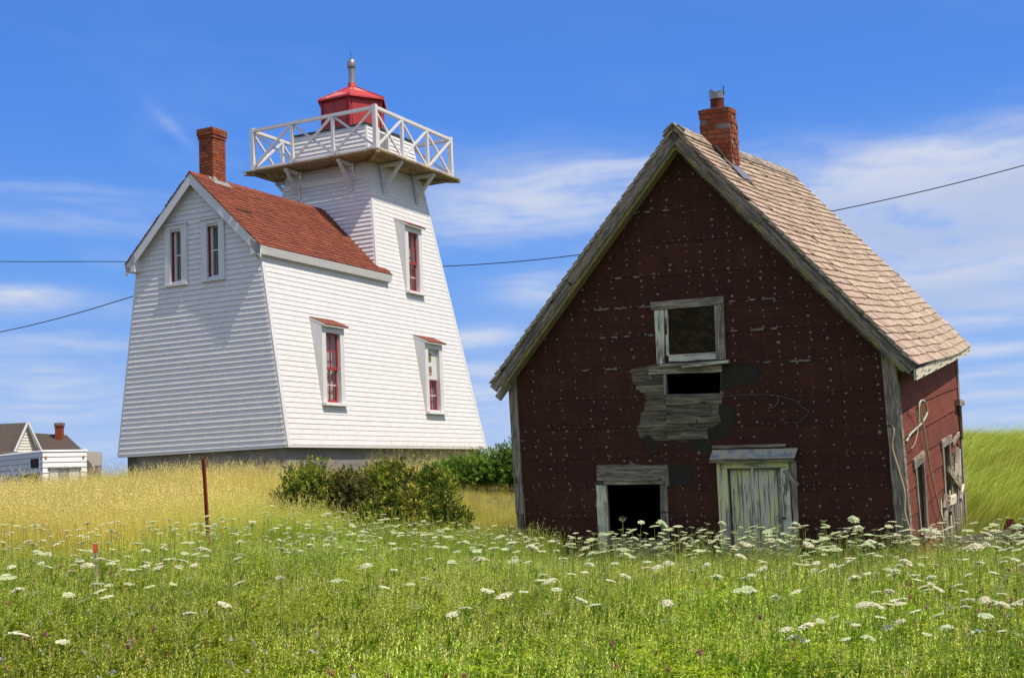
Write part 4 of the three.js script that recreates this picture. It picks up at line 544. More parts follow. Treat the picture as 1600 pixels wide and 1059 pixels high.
    for (let i = 0; i < 12; i++) { const y = base + .02 + i * h, sh = i % 2 ? .115 : .0; 
      const cuts = sh ? [X0, X0 + .115, X0 + .345, X1] : [X0, X0 + .23, X1]; for (let j = 0; j < cuts.length - 1; j++) for (const s of [0, 1]) brk(cuts[j] + .004, cuts[j + 1] - .004, y, s ? Z0 : Z1 - .06, s ? Z0 + .06 : Z1);
      const cz = sh ? [Z0 + .06, Z0 + .21, Z1 - .06] : [Z0 + .06, Z0 + .14, Z1 - .06 - .08, Z1 - .06]; for (let j = 0; j < cz.length - 1; j++) for (const s of [0, 1]) brk(s ? X1 - .06 : X0, s ? X1 : X0 + .06, y, cz[j] + .004, cz[j + 1] - .004); }
    part(ch, 'mortar_cap', prism([[X0 + .01, 6.185], [X1 - .01, 6.19], [X1 - .06, 6.222], [X0 + .06, 6.215]], Z0 + .02, Z1 - .02), M.mortar);
    part(ch, 'flue_pipe', new THREE.CylinderGeometry(.096, .102, .20, 22, 1, true).translate(cx, 6.30, -1.2), std({ color: lin(.55, .5, .48), map: T_rust }));
    const fl = new THREE.CylinderGeometry(.112, .105, .115, 26, 3, true), fp = fl.attributes.position; for (let i = 0; i < fp.count; i++) if (fp.getY(i) > .03) { const a = Math.atan2(fp.getZ(i), fp.getX(i)); fp.setY(i, fp.getY(i) + .022 * Math.sin(a * 3 + 1) + .012 * Math.sin(a * 7)); } fl.computeVertexNormals(); part(ch, 'pipe_collar', fl.translate(cx, 6.42, -1.2), M.galv);
    part(ch, 'pipe_strap', prism([[-.012, 0], [.012, 0], [.008, .13], [-.002, .135]], -.004, .004).translate(cx + .108, 6.41, -1.18), M.metalDark);
    const rp = (r, t, h2) => RP(r, t, h2); const tz = (z) => (zF - z) / 6.4;
    part(ch, 'flashing', hexa([rp(.80, tz(-.86), .035), rp(.80, tz(-1.36), .035), rp(.88, tz(-1.40), .04), rp(.90, tz(-.94), .04)], [rp(.80, tz(-.86), .022), rp(.80, tz(-1.36), .022), rp(.88, tz(-1.40), .02), rp(.90, tz(-.94), .02)]), M.galv);
    part(ch, 'flashing', hexa([rp(.895, tz(-.95), .04), rp(.895, tz(-1.01), .05), rp(.945, tz(-1.01), .09), rp(.955, tz(-.96), .05)], [rp(.895, tz(-.95), .02), rp(.895, tz(-1.01), .02), rp(.945, tz(-1.01), .02), rp(.955, tz(-.96), .02)]), M.tar);
  }
}
const HW = (x, y, z) => house.localToWorld(V3(x, y, z));
const SW = (s, y, d) => HW(.035 + d + .01 * s, y, -s);
// hoses and cables on the house, and a torn siding edge drawn as thin tubes
tag(part(scene, 'hose', [tube([SW(1.36, 1.62, .04), SW(1.38, 1.84, .05), SW(1.46, 1.895, .06), SW(1.85, 1.84, .07), SW(2.02, 1.70, .06), SW(1.62, 1.60, .05), SW(1.0, 1.56, .045), SW(.5, 1.53, .04), SW(.16, 1.48, .045)], .014, 70, 8)], std({ color: lin(.38, .46, .36), roughness: .6 })), 'pale green hose bent in a hook on the lit side wall of the derelict house', 'hose');
tag(part(scene, 'hose', [tube([HW(-.055, 1.72, .04), HW(-.03, 1.66, .06), HW(-.06, 1.45, .06), HW(.0, 1.15, .06), HW(.06, .85, .07), HW(.05, .62, .08), HW(.10, .35, .08), HW(.115, .05, .09), HW(.12, -.18, .12)], .009, 60, 7)], std({ color: lin(.62, .47, .30), roughness: .6 })), 'tan hose running down the grey corner board of the derelict house', 'hose');
tag(part(scene, 'cable', [tube([SW(1.45, 1.80, .06), SW(1.6, 1.4, .07), SW(1.9, .95, .07), SW(2.3, .45, .08), SW(2.75, 0, .09), SW(3.1, -.3, .1)], .012, 50, 6)], std({ color: lin(.40, .38, .22), roughness: .6 })), 'straight green-grey cable slanting down the lit side wall between its two windows', 'cable');
tag(part(scene, 'cable', [tube([SW(.55, 1.86, .04), SW(.9, 1.78, .06), SW(1.1, 1.64, .07), SW(.95, 1.46, .06), SW(.6, 1.36, .05), SW(.40, 1.38, .05), SW(.28, 1.62, .05)], .007, 50, 6)], std({ color: lin(.36, .27, .20), roughness: .6 })), 'thin loose cable looping from the top of the grey corner board', 'cable');
tag(part(scene, 'torn_siding_edge', [tube([HW(-2.43, 2.14, .03), HW(-2.15, 2.165, .035), HW(-1.90, 2.17, .035), HW(-1.53, 2.15, .035), HW(-1.31, 2.08, .04), HW(-1.19, 1.98, .04), HW(-1.11, 1.93, .04), HW(-1.17, 1.85, .04), HW(-1.29, 1.75, .035)], .0045, 50, 6), tube([HW(-1.53, 2.15, .035), HW(-1.50, 2.10, .035), HW(-1.56, 2.0, .035), HW(-1.66, 1.98, .035)], .007, 20, 6)], std({ color: lin(.13, .105, .09), roughness: .9 })), 'thin grey torn siding edge trailing across the maroon front right of the bare boards', 'wire');  // edge of torn siding, shaped as thin wire-like tubes
// ---------- far house and caravan on the left, wires, posts ----------
{
  const shingle = std({ color: lin(.115, .088, .068), map: T_gran, roughness: 1 }), wall = std({ color: lin(.62, .56, .47), map: T_white }), cream = std({ color: lin(.78, .72, .62), roughness: .8 });
  // caravan: lit short end towards the sun, long side in shade running off to the left
  const cz = 52, A = at(66, 705, cz), B = at(134.5, 705.5, cz + 1.32), right = B.clone().sub(A).setY(0), w = right.length(); right.normalize(); const back = V3(-.707, 0, -.707), top = A.y, bot = top - 2.35;
  const cv = thing('caravan', 'white corrugated caravan beyond the tall grass in front of the far house', 'caravan', [A.x, bot, A.z]);
  const Lc = 7, P = (a, b, y) => V3(right.x * a + back.x * b, y, right.z * a + back.z * b), H = 2.35, sk = std({ color: lin(.84, .84, .82), roughness: .45 }), skShade = std({ color: lin(.55, .56, .55), roughness: .5 });  // second skin is the white one greyed: long side's shade put into colour
  part(cv, 'body', [hexa([P(.02, .02, 0), P(w - .02, .02, 0), P(w - .02, .02, H - .02), P(.02, .02, H - .02)], [P(.02, Lc, 0), P(w - .02, Lc, 0), P(w - .02, Lc, H - .02), P(.02, Lc, H - .02)])], sk);
  for (let i = 0; i < 11; i++) { const y0 = i * H / 11, y1 = (i + 1) * H / 11 - .012; const seg = (a, b) => part(cv, 'panel', hexa([P(a, -.03, y0), P(b, -.03, y0), P(b, .0, y1), P(a, .0, y1)], [P(a, .03, y0), P(b, .03, y0), P(b, .03, y1), P(a, .03, y1)]), sk); if (y1 > .9 && y0 < 1.66) { seg(0, .24); seg(w - .26, w); } else seg(0, w);
    part(cv, 'side_panel', hexa([P(-.035, .0, y0), P(-.035, Lc, y0), P(-.005, Lc, y1), P(-.005, 0, y1)], [P(.02, 0, y0), P(.02, Lc, y0), P(.02, Lc, y1), P(.02, 0, y1)]), skShade); }
  part(cv, 'roof', hexa([P(-.05, -.05, H - .01), P(w + .04, -.05, H - .01), P(w + .04, Lc, H - .01), P(-.05, Lc, H - .01)], [P(-.02, -.02, H + .05), P(w + .01, -.02, H + .05), P(w + .01, Lc, H + .05), P(-.02, Lc, H + .05)]), sk);
  const wn = part(cv, 'window', [[.24, .28], [.66, .70], [1.06, 1.10], [w - .30, w - .26]].map(([a, b]) => hexa([P(a, -.03, .85), P(b, -.03, .85), P(b, -.03, 1.66), P(a, -.03, 1.66)], [P(a, .0, .85), P(b, .0, .85), P(b, .0, 1.66), P(a, .0, 1.66)])), M.galv);
  for (const [a, b] of [[.28, .66], [.70, 1.06], [1.10, w - .30]]) { part(wn, 'pane', hexa([P(a, -.012, .85), P(b, -.012, .85), P(b, -.012, 1.66), P(a, -.012, 1.66)], [P(a, -.01, .85), P(b, -.01, .85), P(b, -.01, 1.66), P(a, -.01, 1.66)]), M.glass); part(wn, 'curtain', hexa([P(a, .008, .85), P(b, .008, .85), P(b, .008, 1.66), P(a, .008, 1.66)], [P(a, .015, .85), P(b, .015, .85), P(b, .015, 1.66), P(a, .015, 1.66)]), b < .7 || b > 1.2 ? cream : M.curtain); }
  part(cv, 'window_awning', hexa([P(.2, -.10, 1.69), P(w - .22, -.10, 1.69), P(w - .22, .0, 1.74), P(.2, .0, 1.74)], [P(.2, -.10, 1.67), P(w - .22, -.10, 1.67), P(w - .22, 0, 1.72), P(.2, 0, 1.72)]), M.galv);
  for (const a of [.12, w - .14]) part(cv, 'marker_light', new THREE.SphereGeometry(.055, 10, 8).translate(P(a, -.04, 2.12).x, 2.12, P(a, -.04, 2.12).z), std({ color: lin(.75, .30, .03), roughness: .3 }));
  { const sw = part(cv, 'side_window', hexa([P(-.045, .32, 1.72), P(-.045, 1.0, 1.72), P(-.045, 1.0, 2.08), P(-.045, .32, 2.08)], [P(-.03, .32, 1.72), P(-.03, 1.0, 1.72), P(-.03, 1.0, 2.08), P(-.03, .32, 2.08)]), M.dark); const s2 = part(cv, 'side_window', hexa([P(-.045, .25, .80), P(-.045, 3.2, .80), P(-.045, 3.2, 1.5), P(-.045, .25, 1.5)], [P(-.03, .25, .80), P(-.03, 3.2, .80), P(-.03, 3.2, 1.5), P(-.03, .25, 1.5)]), M.galv); part(s2, 'pane', hexa([P(-.052, .3, .85), P(-.052, 1.6, .85), P(-.052, 1.6, 1.45), P(-.052, .3, 1.45)], [P(-.047, .3, .85), P(-.047, 1.6, .85), P(-.047, 1.6, 1.45), P(-.047, .3, 1.45)]), M.dark); part(s2, 'pane', hexa([P(-.052, 1.7, .85), P(-.052, 3.1, .85), P(-.052, 3.1, 1.45), P(-.052, 1.7, 1.45)], [P(-.047, 1.7, .85), P(-.047, 3.1, .85), P(-.047, 3.1, 1.45), P(-.047, 1.7, 1.45)]), M.curtain); part(cv, 'light_frame', hexa([P(-.04, .12, 1.66), P(-.04, .24, 1.66), P(-.04, .24, 2.14), P(-.04, .12, 2.14)], [P(-.03, .12, 1.66), P(-.03, .24, 1.66), P(-.03, .24, 2.14), P(-.03, .12, 2.14)]), sk); }
  // far house: a front gable, a main roof to the left and a wing with a chimney to the right
  const d = 70, Q = (x, y, dd = 0) => at(x, y, d + dd), fh = thing('far_house', 'distant house with brown roof, cream gable and red chimney behind the caravan', 'house');
  const flat = (pts, t = V3(0, 0, -.12)) => hexa(pts, pts.map(p => p.clone().add(t)));
  part(fh, 'wall', [flat([Q(-120, 830, 1), Q(22, 830), Q(22, 706), Q(-120, 712, 1)], V3(0, 0, -4)), flat([Q(24, 830, .4), Q(62, 830, -.2), Q(62, 704, -.2), Q(24, 704, .4)], V3(0, 0, -4)), flat([Q(62, 830, 2), Q(124, 830, 3), Q(124, 704, 3), Q(62, 704, 2)], V3(0, 0, -4))], wall);
  part(fh, 'roof', [flat([Q(-120, 716, 0), Q(24, 708, 0), Q(42.5, 660, 3.5), Q(-120, 668, 4.5)], V3(0, -.12, 0)), flat([Q(42.5, 660, 3.4), Q(63, 704, -.4), Q(66, 704, 4), Q(45, 660, 7)], V3(0, -.12, 0))], shingle);
  part(fh, 'wing_roof', [flat([Q(48, 705, 1.4), Q(125, 705.5, 2.6), Q(103, 679.5, 5), Q(46, 676, 4)], V3(0, -.12, 0)), flat([Q(125, 705.5, 2.6), Q(131, 705.5, 8), Q(103, 679.5, 5.2), Q(103, 679.5, 5)], V3(0, -.12, 0))], shingle);
  const gb = part(fh, 'gable', hexa([Q(25, 706, -.9), Q(57, 706, .3), Q(42, 668, -.3), Q(42, 668, -.3)], [Q(25, 706, -.6), Q(57, 706, .6), Q(42, 668, 0), Q(42, 668, 0)]), cream);
  for (let i = 0; i < 8; i++) { const y = 706 - i * 4.6, k = (706 - y) / 38, l = lerp(25, 42, k) + .6, r = lerp(57, 42, k) - .6; if (r - l < 1) break; part(gb, 'clapboard', hexa([Q(l, y, lerp(-.98, -.38, k)), Q(r, y, lerp(.22, -.38, k)), Q(r, y - 4.1, lerp(.27, -.33, k)), Q(l, y - 4.1, lerp(-.93, -.33, k))], [Q(l, y, lerp(-.8, -.2, k)), Q(r, y, lerp(.4, -.2, k)), Q(r, y - 4.1, lerp(.4, -.2, k)), Q(l, y - 4.1, lerp(-.8, -.2, k))]), cream); }
  part(fh, 'rake_board', bar(Q(22.5, 706, -1.1), Q(42.5, 661, -.5), .14, .10), M.whiteTrim); part(fh, 'rake_board', bar(Q(42.5, 661, -.5), Q(63, 704, .1), .20, .12), M.whiteTrim); part(fh, 'rake_soffit', bar(Q(42.5, 665, -.35), Q(56.5, 705, .2), .14, .06), std({ color: lin(.42, .34, .22), roughness: .9 }));
  { const a = Q(85, 690, 4), s = d / 2039.2, ch = part(fh, 'chimney', box(a.x, a.x + 11 * s, a.y - .5, Q(85, 664, 4).y, a.z - .4, a.z), M.brick[0]); part(ch, 'chimney_cap', box(a.x - .045, a.x + 12.6 * s, Q(85, 664.5, 4).y, Q(85, 660.5, 4).y, a.z - .44, a.z + .04), M.mortar); part(ch, 'chimney_band', box(a.x - .03, a.x + 12 * s, Q(85, 667, 4).y, Q(85, 664.5, 4).y - .005, a.z - .42, a.z + .03), M.brick[2]); }
  const sh = thing('far_shed', 'low brown shed roof just right of the caravan', 'shed'); { const q = (x, y, dd = 0) => at(x, y, 62 + dd); part(sh, 'wall', flat([q(135, 820, .2), q(151, 820, .2), q(151, 746, .2), q(135, 746, .2)], V3(0, 0, -3)), shingle); part(sh, 'roof', flat([q(133, 748), q(153, 748), q(141, 723, 2.5), q(133, 715, 2.5)], V3(0, -.1, 0)), shingle); }
  { const q = at(151.5, 745, 48); const up = thing('utility_post', 'slim white post with a grey box at its top right of the caravan', 'post', [q.x, q.y - 1, q.z]); part(up, 'post', new THREE.CylinderGeometry(.035, .035, 1.5, 8).translate(0, .6, 0), M.whiteTrim); part(up, 'meter_box', box(-.07, .12, 1.02, 1.42, -.08, .08), M.galv); }
}
// power lines
{
  const L = (pts, r) => new THREE.TubeGeometry(new THREE.CatmullRomCurve3(pts), 120, r, 5);
  const w1 = [[-420, 398, 62], [0, 408.5, 56], [205, 409, 54], [450, 417, 51], [693, 416, 48], [905, 398, 46], [1298, 330.5, 42], [1600, 258.5, 40], [2000, 135, 38]].map(q => at(...q));
  tag(part(scene, 'power_line', L(w1, .017), M.wire), 'long dark wire sagging across the sky behind lighthouse and derelict house', 'cable');
  const w2 = [[-380, 588, 40], [0, 518.5, 34], [110, 492, 32], [207, 463, 30.6]].map(q => at(...q));
  tag(part(scene, 'power_line', L(w2, .012), M.wire), 'lower dark wire rising from the left edge to the lighthouse gable wall', 'cable');
}
// rusty fence post, short marker stake
{
  const p = at(328, 852, 15), h = 1.22; const t = thing('rusty_post', 'tall thin rusty steel post standing in the golden grass before the lighthouse', 'post', [p.x, HILL(p.x, p.z) - .1, p.z], [0, .5, .045]);
  part(t, 'post', [box(-.019, .019, 0, h + .1, -.004, .004), box(-.004, .004, 0, h + .1, .004, .030), box(-.024, -.018, 0, h + .1, -.010, -.004)], M.rust); part(t, 'stud', [...Array(12)].map((_, i) => new THREE.SphereGeometry(.008, 6, 5).translate(0, .2 + i * .08, -.008)), M.rust, 'stuff');
  const q = at(150.5, 893, 10.2); const s = thing('marker_stake', 'short grey stake with an orange-red painted top among the white flowers', 'stake', [q.x, q.y - .15, q.z], [0, .3, .03]);
  part(s, 'stake', box(-.014, .014, 0, .30, -.010, .010), M.wood[0]); part(s, 'painted_top', box(-.017, .017, .30, .365, -.013, .013), M.orange);
}
// rubble beside the house
{
  const sl = HW(-.35, -.02, .35); const t = thing('stone_slab', 'flat grey weathered slab lying at the right front corner of the derelict house', 'slab', [sl.x, HILL(sl.x, sl.z) + .05, sl.z], [.05, -.3, .04]);
  part(t, 'slab', [prism([[-.42, -.12], [.28, -.14], [.36, .06], [.18, .10], [-.18, .10], [-.40, .02]], -.16, .16).rotateX(-.1)], std({ color: lin(.30, .28, .26), map: T_conc, bumpMap: T_conc, bumpScale: .02 }));
  const rustD = std({ color: lin(.42, .36, .34), map: T_rust }); const D = [[1578, 836, 19, .42, .5, 1.0, rustD, 'rusty_beam', 'rusty steel beam jutting up from the flowers right of the derelict house', 'beam'], [1590, 858, 18, .45, -.4, .75, rustD, 'rusty_beam', 'lower rusty plate leaning in the flowers at the right edge', 'beam'], [1535, 858, 18.6, .9, .1, .12, M.wood[3], 'old_plank', 'dark grey plank lying among the flowers behind the derelict house corner', 'plank'], [1508, 868, 18, .7, -.2, .2, M.wood[0], 'old_plank', 'pale broken plank on the ground beside the slatted wall', 'plank']];
  for (const [x, y, d, l, yaw, tilt, m, n, lab, cat] of D) { const p = at(x, y, d); const g = thing(n, lab, cat, [p.x, HILL(p.x, p.z) + .22, p.z], [0, yaw, tilt]); part(g, 'board', [box(-l / 2, l / 2, -.07, .07, -.025, .025)], m); if (cat === 'beam') part(g, 'flange', box(-l / 2, l / 2, .07, .09, -.06, .06), m); }
}
// ---------- vegetation ----------
const leafMat = (o = {}) => new THREE.MeshPhysicalMaterial({ color: 0xffffff, vertexColors: true, roughness: .95, transmission: .34, thickness: 0, specularIntensity: .04, side: THREE.DoubleSide, ...o });
const M_grass = leafMat(), M_leaf = leafMat({ transmission: .35, roughness: .8, specularIntensity: .15 }), M_petal = leafMat({ transmission: .25, roughness: 1 });
class Soup { // loose triangles with a colour each
  constructor() { this.p = []; this.c = []; }
  tri(a, b, c, k) { this.p.push(...a, ...b, ...c); this.c.push(...k, ...k, ...k); }
  quad(a, b, c, d, k) { this.tri(a, b, c, k); this.tri(a, c, d, k); }
  // a bent blade
  blade(x, y, z, h, lx, lz, w, fa, k, seg = 3, droop = 1) { const wx = Math.cos(fa) * w / 2, wz = Math.sin(fa) * w / 2; let P = null; for (let i = 0; i <= seg; i++) { const t = i / seg, b = t * t, ww = 1 - t * .92; const cx = x + lx * b, cy = y + h * (t - .22 * droop * b * Math.hypot(lx, lz) / h), cz = z + lz * b; const L = [cx - wx * ww, cy, cz - wz * ww], Q = [cx + wx * ww, cy, cz + wz * ww]; if (P) this.quad(P[0], P[1], Q, L, k); P = [L, Q]; } return [x + lx, y + h * (1 - .22 * droop * Math.hypot(lx, lz) / h), z + lz]; }
  // a small ear of seed: two crossed lozenges
  ear(x, y, z, l, w, dx, dz, k) { // spikelets set alternately along a nodding tip
    const n = 6; for (let i = 0; i < n; i++) { const t = i / n, cx = x + dx * l * t * (1 + t), cy = y + l * t * .9, cz = z + dz * l * t * (1 + t), a = i * 2.4 + x * 90, s = w * (1.25 - .7 * t), ux = Math.cos(a) * s, uz = Math.sin(a) * s, kk = k.map(v => v * (.82 + .36 * ((i * 37 % 5) / 4))); this.tri([cx - uz * .45, cy, cz + ux * .45], [cx + uz * .45, cy, cz - ux * .45], [cx + ux * 1.5 + dx * l * .1, cy + l * .20, cz + uz * 1.5], kk); } }
  leaf(b, dir, up, l, w, k, fold = .25) { const s = dir.clone().cross(up).normalize(), n = s.clone().cross(dir).normalize(), m = b.clone().addScaledVector(dir, l * .5).addScaledVector(n, -w * fold), t = b.clone().addScaledVector(dir, l).addScaledVector(n, -l * .12), e1 = b.clone().addScaledVector(dir, l * .5).addScaledVector(s, w / 2), e2 = b.clone().addScaledVector(dir, l * .5).addScaledVector(s, -w / 2); const A = (v) => [v.x, v.y, v.z]; this.tri(A(b), A(e1), A(t), k); this.tri(A(b), A(t), A(e2), k); }
  geo() { const g = new THREE.BufferGeometry(); g.setAttribute('position', new THREE.Float32BufferAttribute(this.p, 3)); g.setAttribute('color', new THREE.Float32BufferAttribute(this.c, 3)); g.computeVertexNormals(); return g; }
}
const mixc = (a, b, t) => a.map((v, i) => lerp(v, b[i], t));
const G1 = [.18, .265, .006], G2 = [.47, .52, .022], G3 = [.065, .14, .004], ST = [.74, .62, .14], ST2 = [.86, .76, .27], SEED = [.82, .71, .22], PALE = [.68, .74, .19];
function tuft(n, r, h, o = {}) {
  const s = new Soup(), { w = .0036, lean = .7, wind = .04, cols = [G1, G2], seed = 0, seedCol = SEED, seedL = .07, herb = 0, straw = 0, stalkH = 1.25 } = o;
  for (let i = 0; i < n; i++) {
    const a = R() * 6.283, d = r * Math.sqrt(R()), x = d * Math.cos(a), z = d * Math.sin(a), H = h * rr(.45, 1.1), la = R() * 6.283, ll = H * lean * R(); let k = mixc(cols[0], cols[1], R()); const t = .52 + .8 * R(); if (R() < straw) k = mixc(ST, ST2, R()); k = k.map(v => v * t);
    if (R() < seed) { const hh = h * stalkH * rr(.75, 1.1), lx = Math.cos(la) * hh * .12 + hh * wind * 1.2, lz = Math.sin(la) * hh * .12, tip = s.blade(x, 0, z, hh, lx, lz, .0032, R() * 3.14, mixc(k, seedCol, .6), 3, .6); const sq = .62 + .6 * R(), sk = seedCol.map(v => v * sq); s.ear(tip[0], tip[1] - .01, tip[2], seedL * rr(.7, 1.3), .0042 + .003 * R(), wind * 2 + .1 * R(), .15 * (R() - .5), sk); }
    else s.blade(x, -.01, z, H, Math.cos(la) * ll + H * wind * (.5 + R()), Math.sin(la) * ll, w * rr(.7, 1.3), R() * 3.14, k);
  }
  for (let i = 0; i < herb; i++) { const a = R() * 6.283, d = r * Math.sqrt(R()), y = h * rr(.15, .85), p = V3(d * Math.cos(a), y, d * Math.sin(a)), f = R() * 6.283; const k = mixc(o.herbCols?.[0] ?? G3, o.herbCols?.[1] ?? G2, R()); for (let j = 0; j < 3; j++) { const b = f + j * 2.1; s.leaf(p, V3(Math.cos(b), .15 + .5 * R(), Math.sin(b)).normalize(), V3(0, 1, 0), .024 + .018 * R(), .013, k); } }
  return s.geo();
}
const inHouse = (x, z) => { const p = house.worldToLocal(V3(x, HILL(x, z), z)); return p.x > -5.5 && p.x < .12 && p.z < .02 && p.z > -6.1; };
const inLight = (x, z, m = 0) => { const p = light.worldToLocal(V3(x, 2, z)); return p.x > .1 - m && p.x < LU - .1 + m && p.z < -.1 + m && p.z > -LV + .1 - m; };
function scatter(name, label, geos, count, place, mat = M_grass) { // place() -> [x, z, scale, tint] or null
  const per = geos.map(() => []); let tries = 0, k = 0; while (k < count && tries++ < count * 30) { const q = place(); if (!q || inHouse(q[0], q[1]) || inLight(q[0], q[1])) continue; per[q[6] ?? Math.floor(R() * geos.length)].push(q); k++; }
  per.forEach((list, i) => { if (!list.length) return; const m = new THREE.InstancedMesh(geos[i], mat, list.length), o = new THREE.Object3D(), c = new THREE.Color(); list.forEach((q, j) => { o.position.set(q[0], HILL(q[0], q[1]) - .015 + (q[4] ?? 0), q[1]); o.rotation.set((R() - .5) * .12, q[5] === undefined ? R() * 1.2 - .6 + (R() < .5 ? Math.PI * 0 : 0) : q[5], (R() - .5) * .12); o.scale.setScalar(q[2]); o.updateMatrix(); m.setMatrixAt(j, o.matrix); const t = q[3]; m.setColorAt(j, c.setRGB(t[0], t[1], t[2])); }); m.castShadow = m.receiveShadow = true; m.name = numbered(name); tag(m, label(i), name.split('_').slice(-1)[0] === 'grass' ? 'grass' : 'flowers', null, 'stuff'); scene.add(m); });
}
const inView = (x, z, m = 1.6) => Math.abs(x) < -z * .415 + m;
const pick = (z0, z1, f = 1.6) => { // uniform over the ground in view
  const z = -Math.sqrt(lerp(z0 * z0, z1 * z1, R())), x = (R() * 2 - 1) * (-z * .415 + f); return [x, z]; };
// which meadow grows where: 0 green flower meadow, 1 golden bank, 2 windswept hill
const edge = (x) => -13.2 - .5 * fbm(x * .8, 3, 3) * 2 - sst(-4.2, -2.4, x) * 3.0;
const zone = (x, z) => { if (z < edge(x) && x < .5 && z > -60) return 1; if (x > 2.6 && z < -21.5 + fbm(x * .7, 1, 2) * 1.5 - sst(6, 3, x) * 3) return 2; if (z < -27) return 2; return 0; };
const field = (x, z, f, o = 0) => fbm(x * f + 31 + o, z * f + 77 + o, 3);
{
  const L = (a) => (i) => a[i % a.length];
  const LIME = [[.175, .29, .008], [.42, .51, .035]];
  const meadow = [tuft(16, .15, .22, { herb: 44, herbCols: LIME }), tuft(18, .15, .27, { seed: .22, seedCol: PALE, herb: 30, seedL: .045, herbCols: [G1, [.55, .62, .06]] }), tuft(12, .16, .19, { herb: 60, cols: [G3, G1], herbCols: [G3, LIME[0]] }), tuft(22, .14, .27, { cols: [G1, [.57, .62, .05]], seed: .36, seedCol: [.80, .82, .24], seedL: .055, herb: 20, herbCols: [LIME[0], [.62, .66, .10]] }), tuft(20, .15, .25, { seed: .16, straw: .06, herb: 26, herbCols: LIME }), tuft(10, .15, .24, { herb: 84, herbCols: LIME, cols: LIME }), (() => { const q = new Soup(); for (let i = 0; i < 34; i++) { const a = R() * 6.283, e = R(), b = V3(.1 * (R() - .5), .02 + .16 * R(), .1 * (R() - .5)); q.leaf(b, V3(Math.cos(a), .5 + e, Math.sin(a)).normalize(), V3(0, 1, 0), .07 + .07 * R(), .018 + .012 * R(), mixc(G3, [.26, .40, .03], R())); } for (let i = 0; i < 14; i++) { const t = q.blade(.1 * (R() - .5), 0, .1 * (R() - .5), .34 * rr(.7, 1.1), .08 * (R() - .5), .08 * (R() - .5), .003, R() * 3, [.24, .34, .05], 3); q.ear(t[0], t[1], t[2], .05, .004, .1, 0, [.60, .64, .12]); } return q.geo(); })()];
  scatter('meadow_grass', L(['low bright green grass and clover in the foreground meadow', 'green meadow grass with pale seed heads in the foreground', 'dark green clover and leafy herbs between the grass', 'yellow-green grass with feathery seed heads in the foreground', 'green grass mixed with dry straw in the meadow', 'bright feathery green carrot leaves in the meadow', 'broad green dock leaves and short stalks in the meadow']), meadow, 24000, () => { const [x, z] = pick(3.6, 21); if (zone(x, z) !== 0) return null; const n = field(x, z, .55), m = field(x, z, 1.9, 9), b = .44 + .92 * n + .42 * (m - .5); const front = sst(-19, -15, z) * (x > 0 ? 1 : .3) * sst(-11, -15, z); return [x, z, (.58 + .55 * R()) * (.80 + .55 * m) * lerp(1, .60, Math.max(sst(-11.5, -15, z) * sst(-1.5, .5, x), sst(-14, -16.5, z) * sst(-4, -3, x))), [b * lerp(1.10, .86, n) * (1 - .2 * front), b * 1.02, b * .85]]; });
  const gold = [tuft(24, .17, .50, { cols: [[.56, .50, .045], ST], seed: .32, seedCol: [.90, .78, .30], wind: .07, lean: .28, seedL: .09, w: .0052 }), tuft(26, .17, .48, { cols: [G2, ST], seed: .24, seedCol: SEED, wind: .06, lean: .35, straw: .35, w: .0055 }), tuft(26, .17, .46, { cols: [[.22, .30, .02], [.50, .56, .06]], seed: .35, seedCol: [.82, .70, .17], wind: .09, lean: .35, straw: .15, w: .0042 })];
  scatter('golden_grass', L(['tall golden dry grass with seed heads on the bank before the lighthouse', 'tall straw-coloured grass on the bank below the lighthouse', 'tall yellow-green grass on the bank below the lighthouse']), gold, 21000, () => { const z = -lerp(13, 31, Math.pow(R(), .85)), x = lerp(-z * -.415 - 2.0, .6, R()); if (zone(x, z) !== 1) return null; if (inLight(x, z, -.2)) return null; const n = field(x, z, .5), g = sst(-4.6, -1.4, x) * sst(-26, -19, z), near = sst(-27, -30, z); const up = (z < -24 ? lerp(1, .62, sst(-24, -26.5, z)) : 1) * lerp(1, .55, sst(-4.4, -3.4, x) * sst(-18, -20, z)); const m2 = field(x, z, 2.6, 13), b = .50 + .50 * n + .42 * m2, grn = sst(-4.3, -2.2, x + 1.8 * (n - .5)) * sst(-21, -16, z); const pickG = R() < grn * .85 + .08 + .32 * sst(.5, .75, field(x, z, 1.1, 60)) ? 2 : R() < .55 ? 0 : 1; const gm = pickG === 2 ? [.80, 1.02, .8] : [1, 1, 1];
    return [x, z, (.66 + .60 * R() * (.5 + m2)) * up * lerp(1, .82, g), [b * lerp(1.02, .78, g) * gm[0], b * lerp(1.0, .92, g) * gm[1], b * lerp(.95, .6, g) * gm[2]], 0, R() * 6, pickG]; });
  const wind = [tuft(16, .2, .48, { cols: [G1, [.60, .66, .08]], wind: .5, lean: .4, seed: .16, seedCol: PALE, w: .013 }), tuft(16, .2, .52, { cols: [[.20, .30, .015], [.78, .76, .20]], wind: .6, lean: .4, seed: .06, w: .013 })];
  scatter('windswept_grass', L(['long green grass bent by the wind on the hill right of the derelict house', 'long yellow-green grass combed by the wind on the rising hill']), wind, 21000, () => { const z = -lerp(21, 46, Math.pow(R(), .8)), x = lerp(-.5, -z * .415 + 2.0, R()); if (zone(x, z) !== 2) return null; const n = field(x, z, .6), m = field(x, z, 2.2, 40), b = .55 + .75 * n + .60 * m; return [x, z, .55 + .75 * R() * (.5 + m), [b * lerp(1.1, .85, n), b, b * .85], 0, (R() - .5) * .9]; });
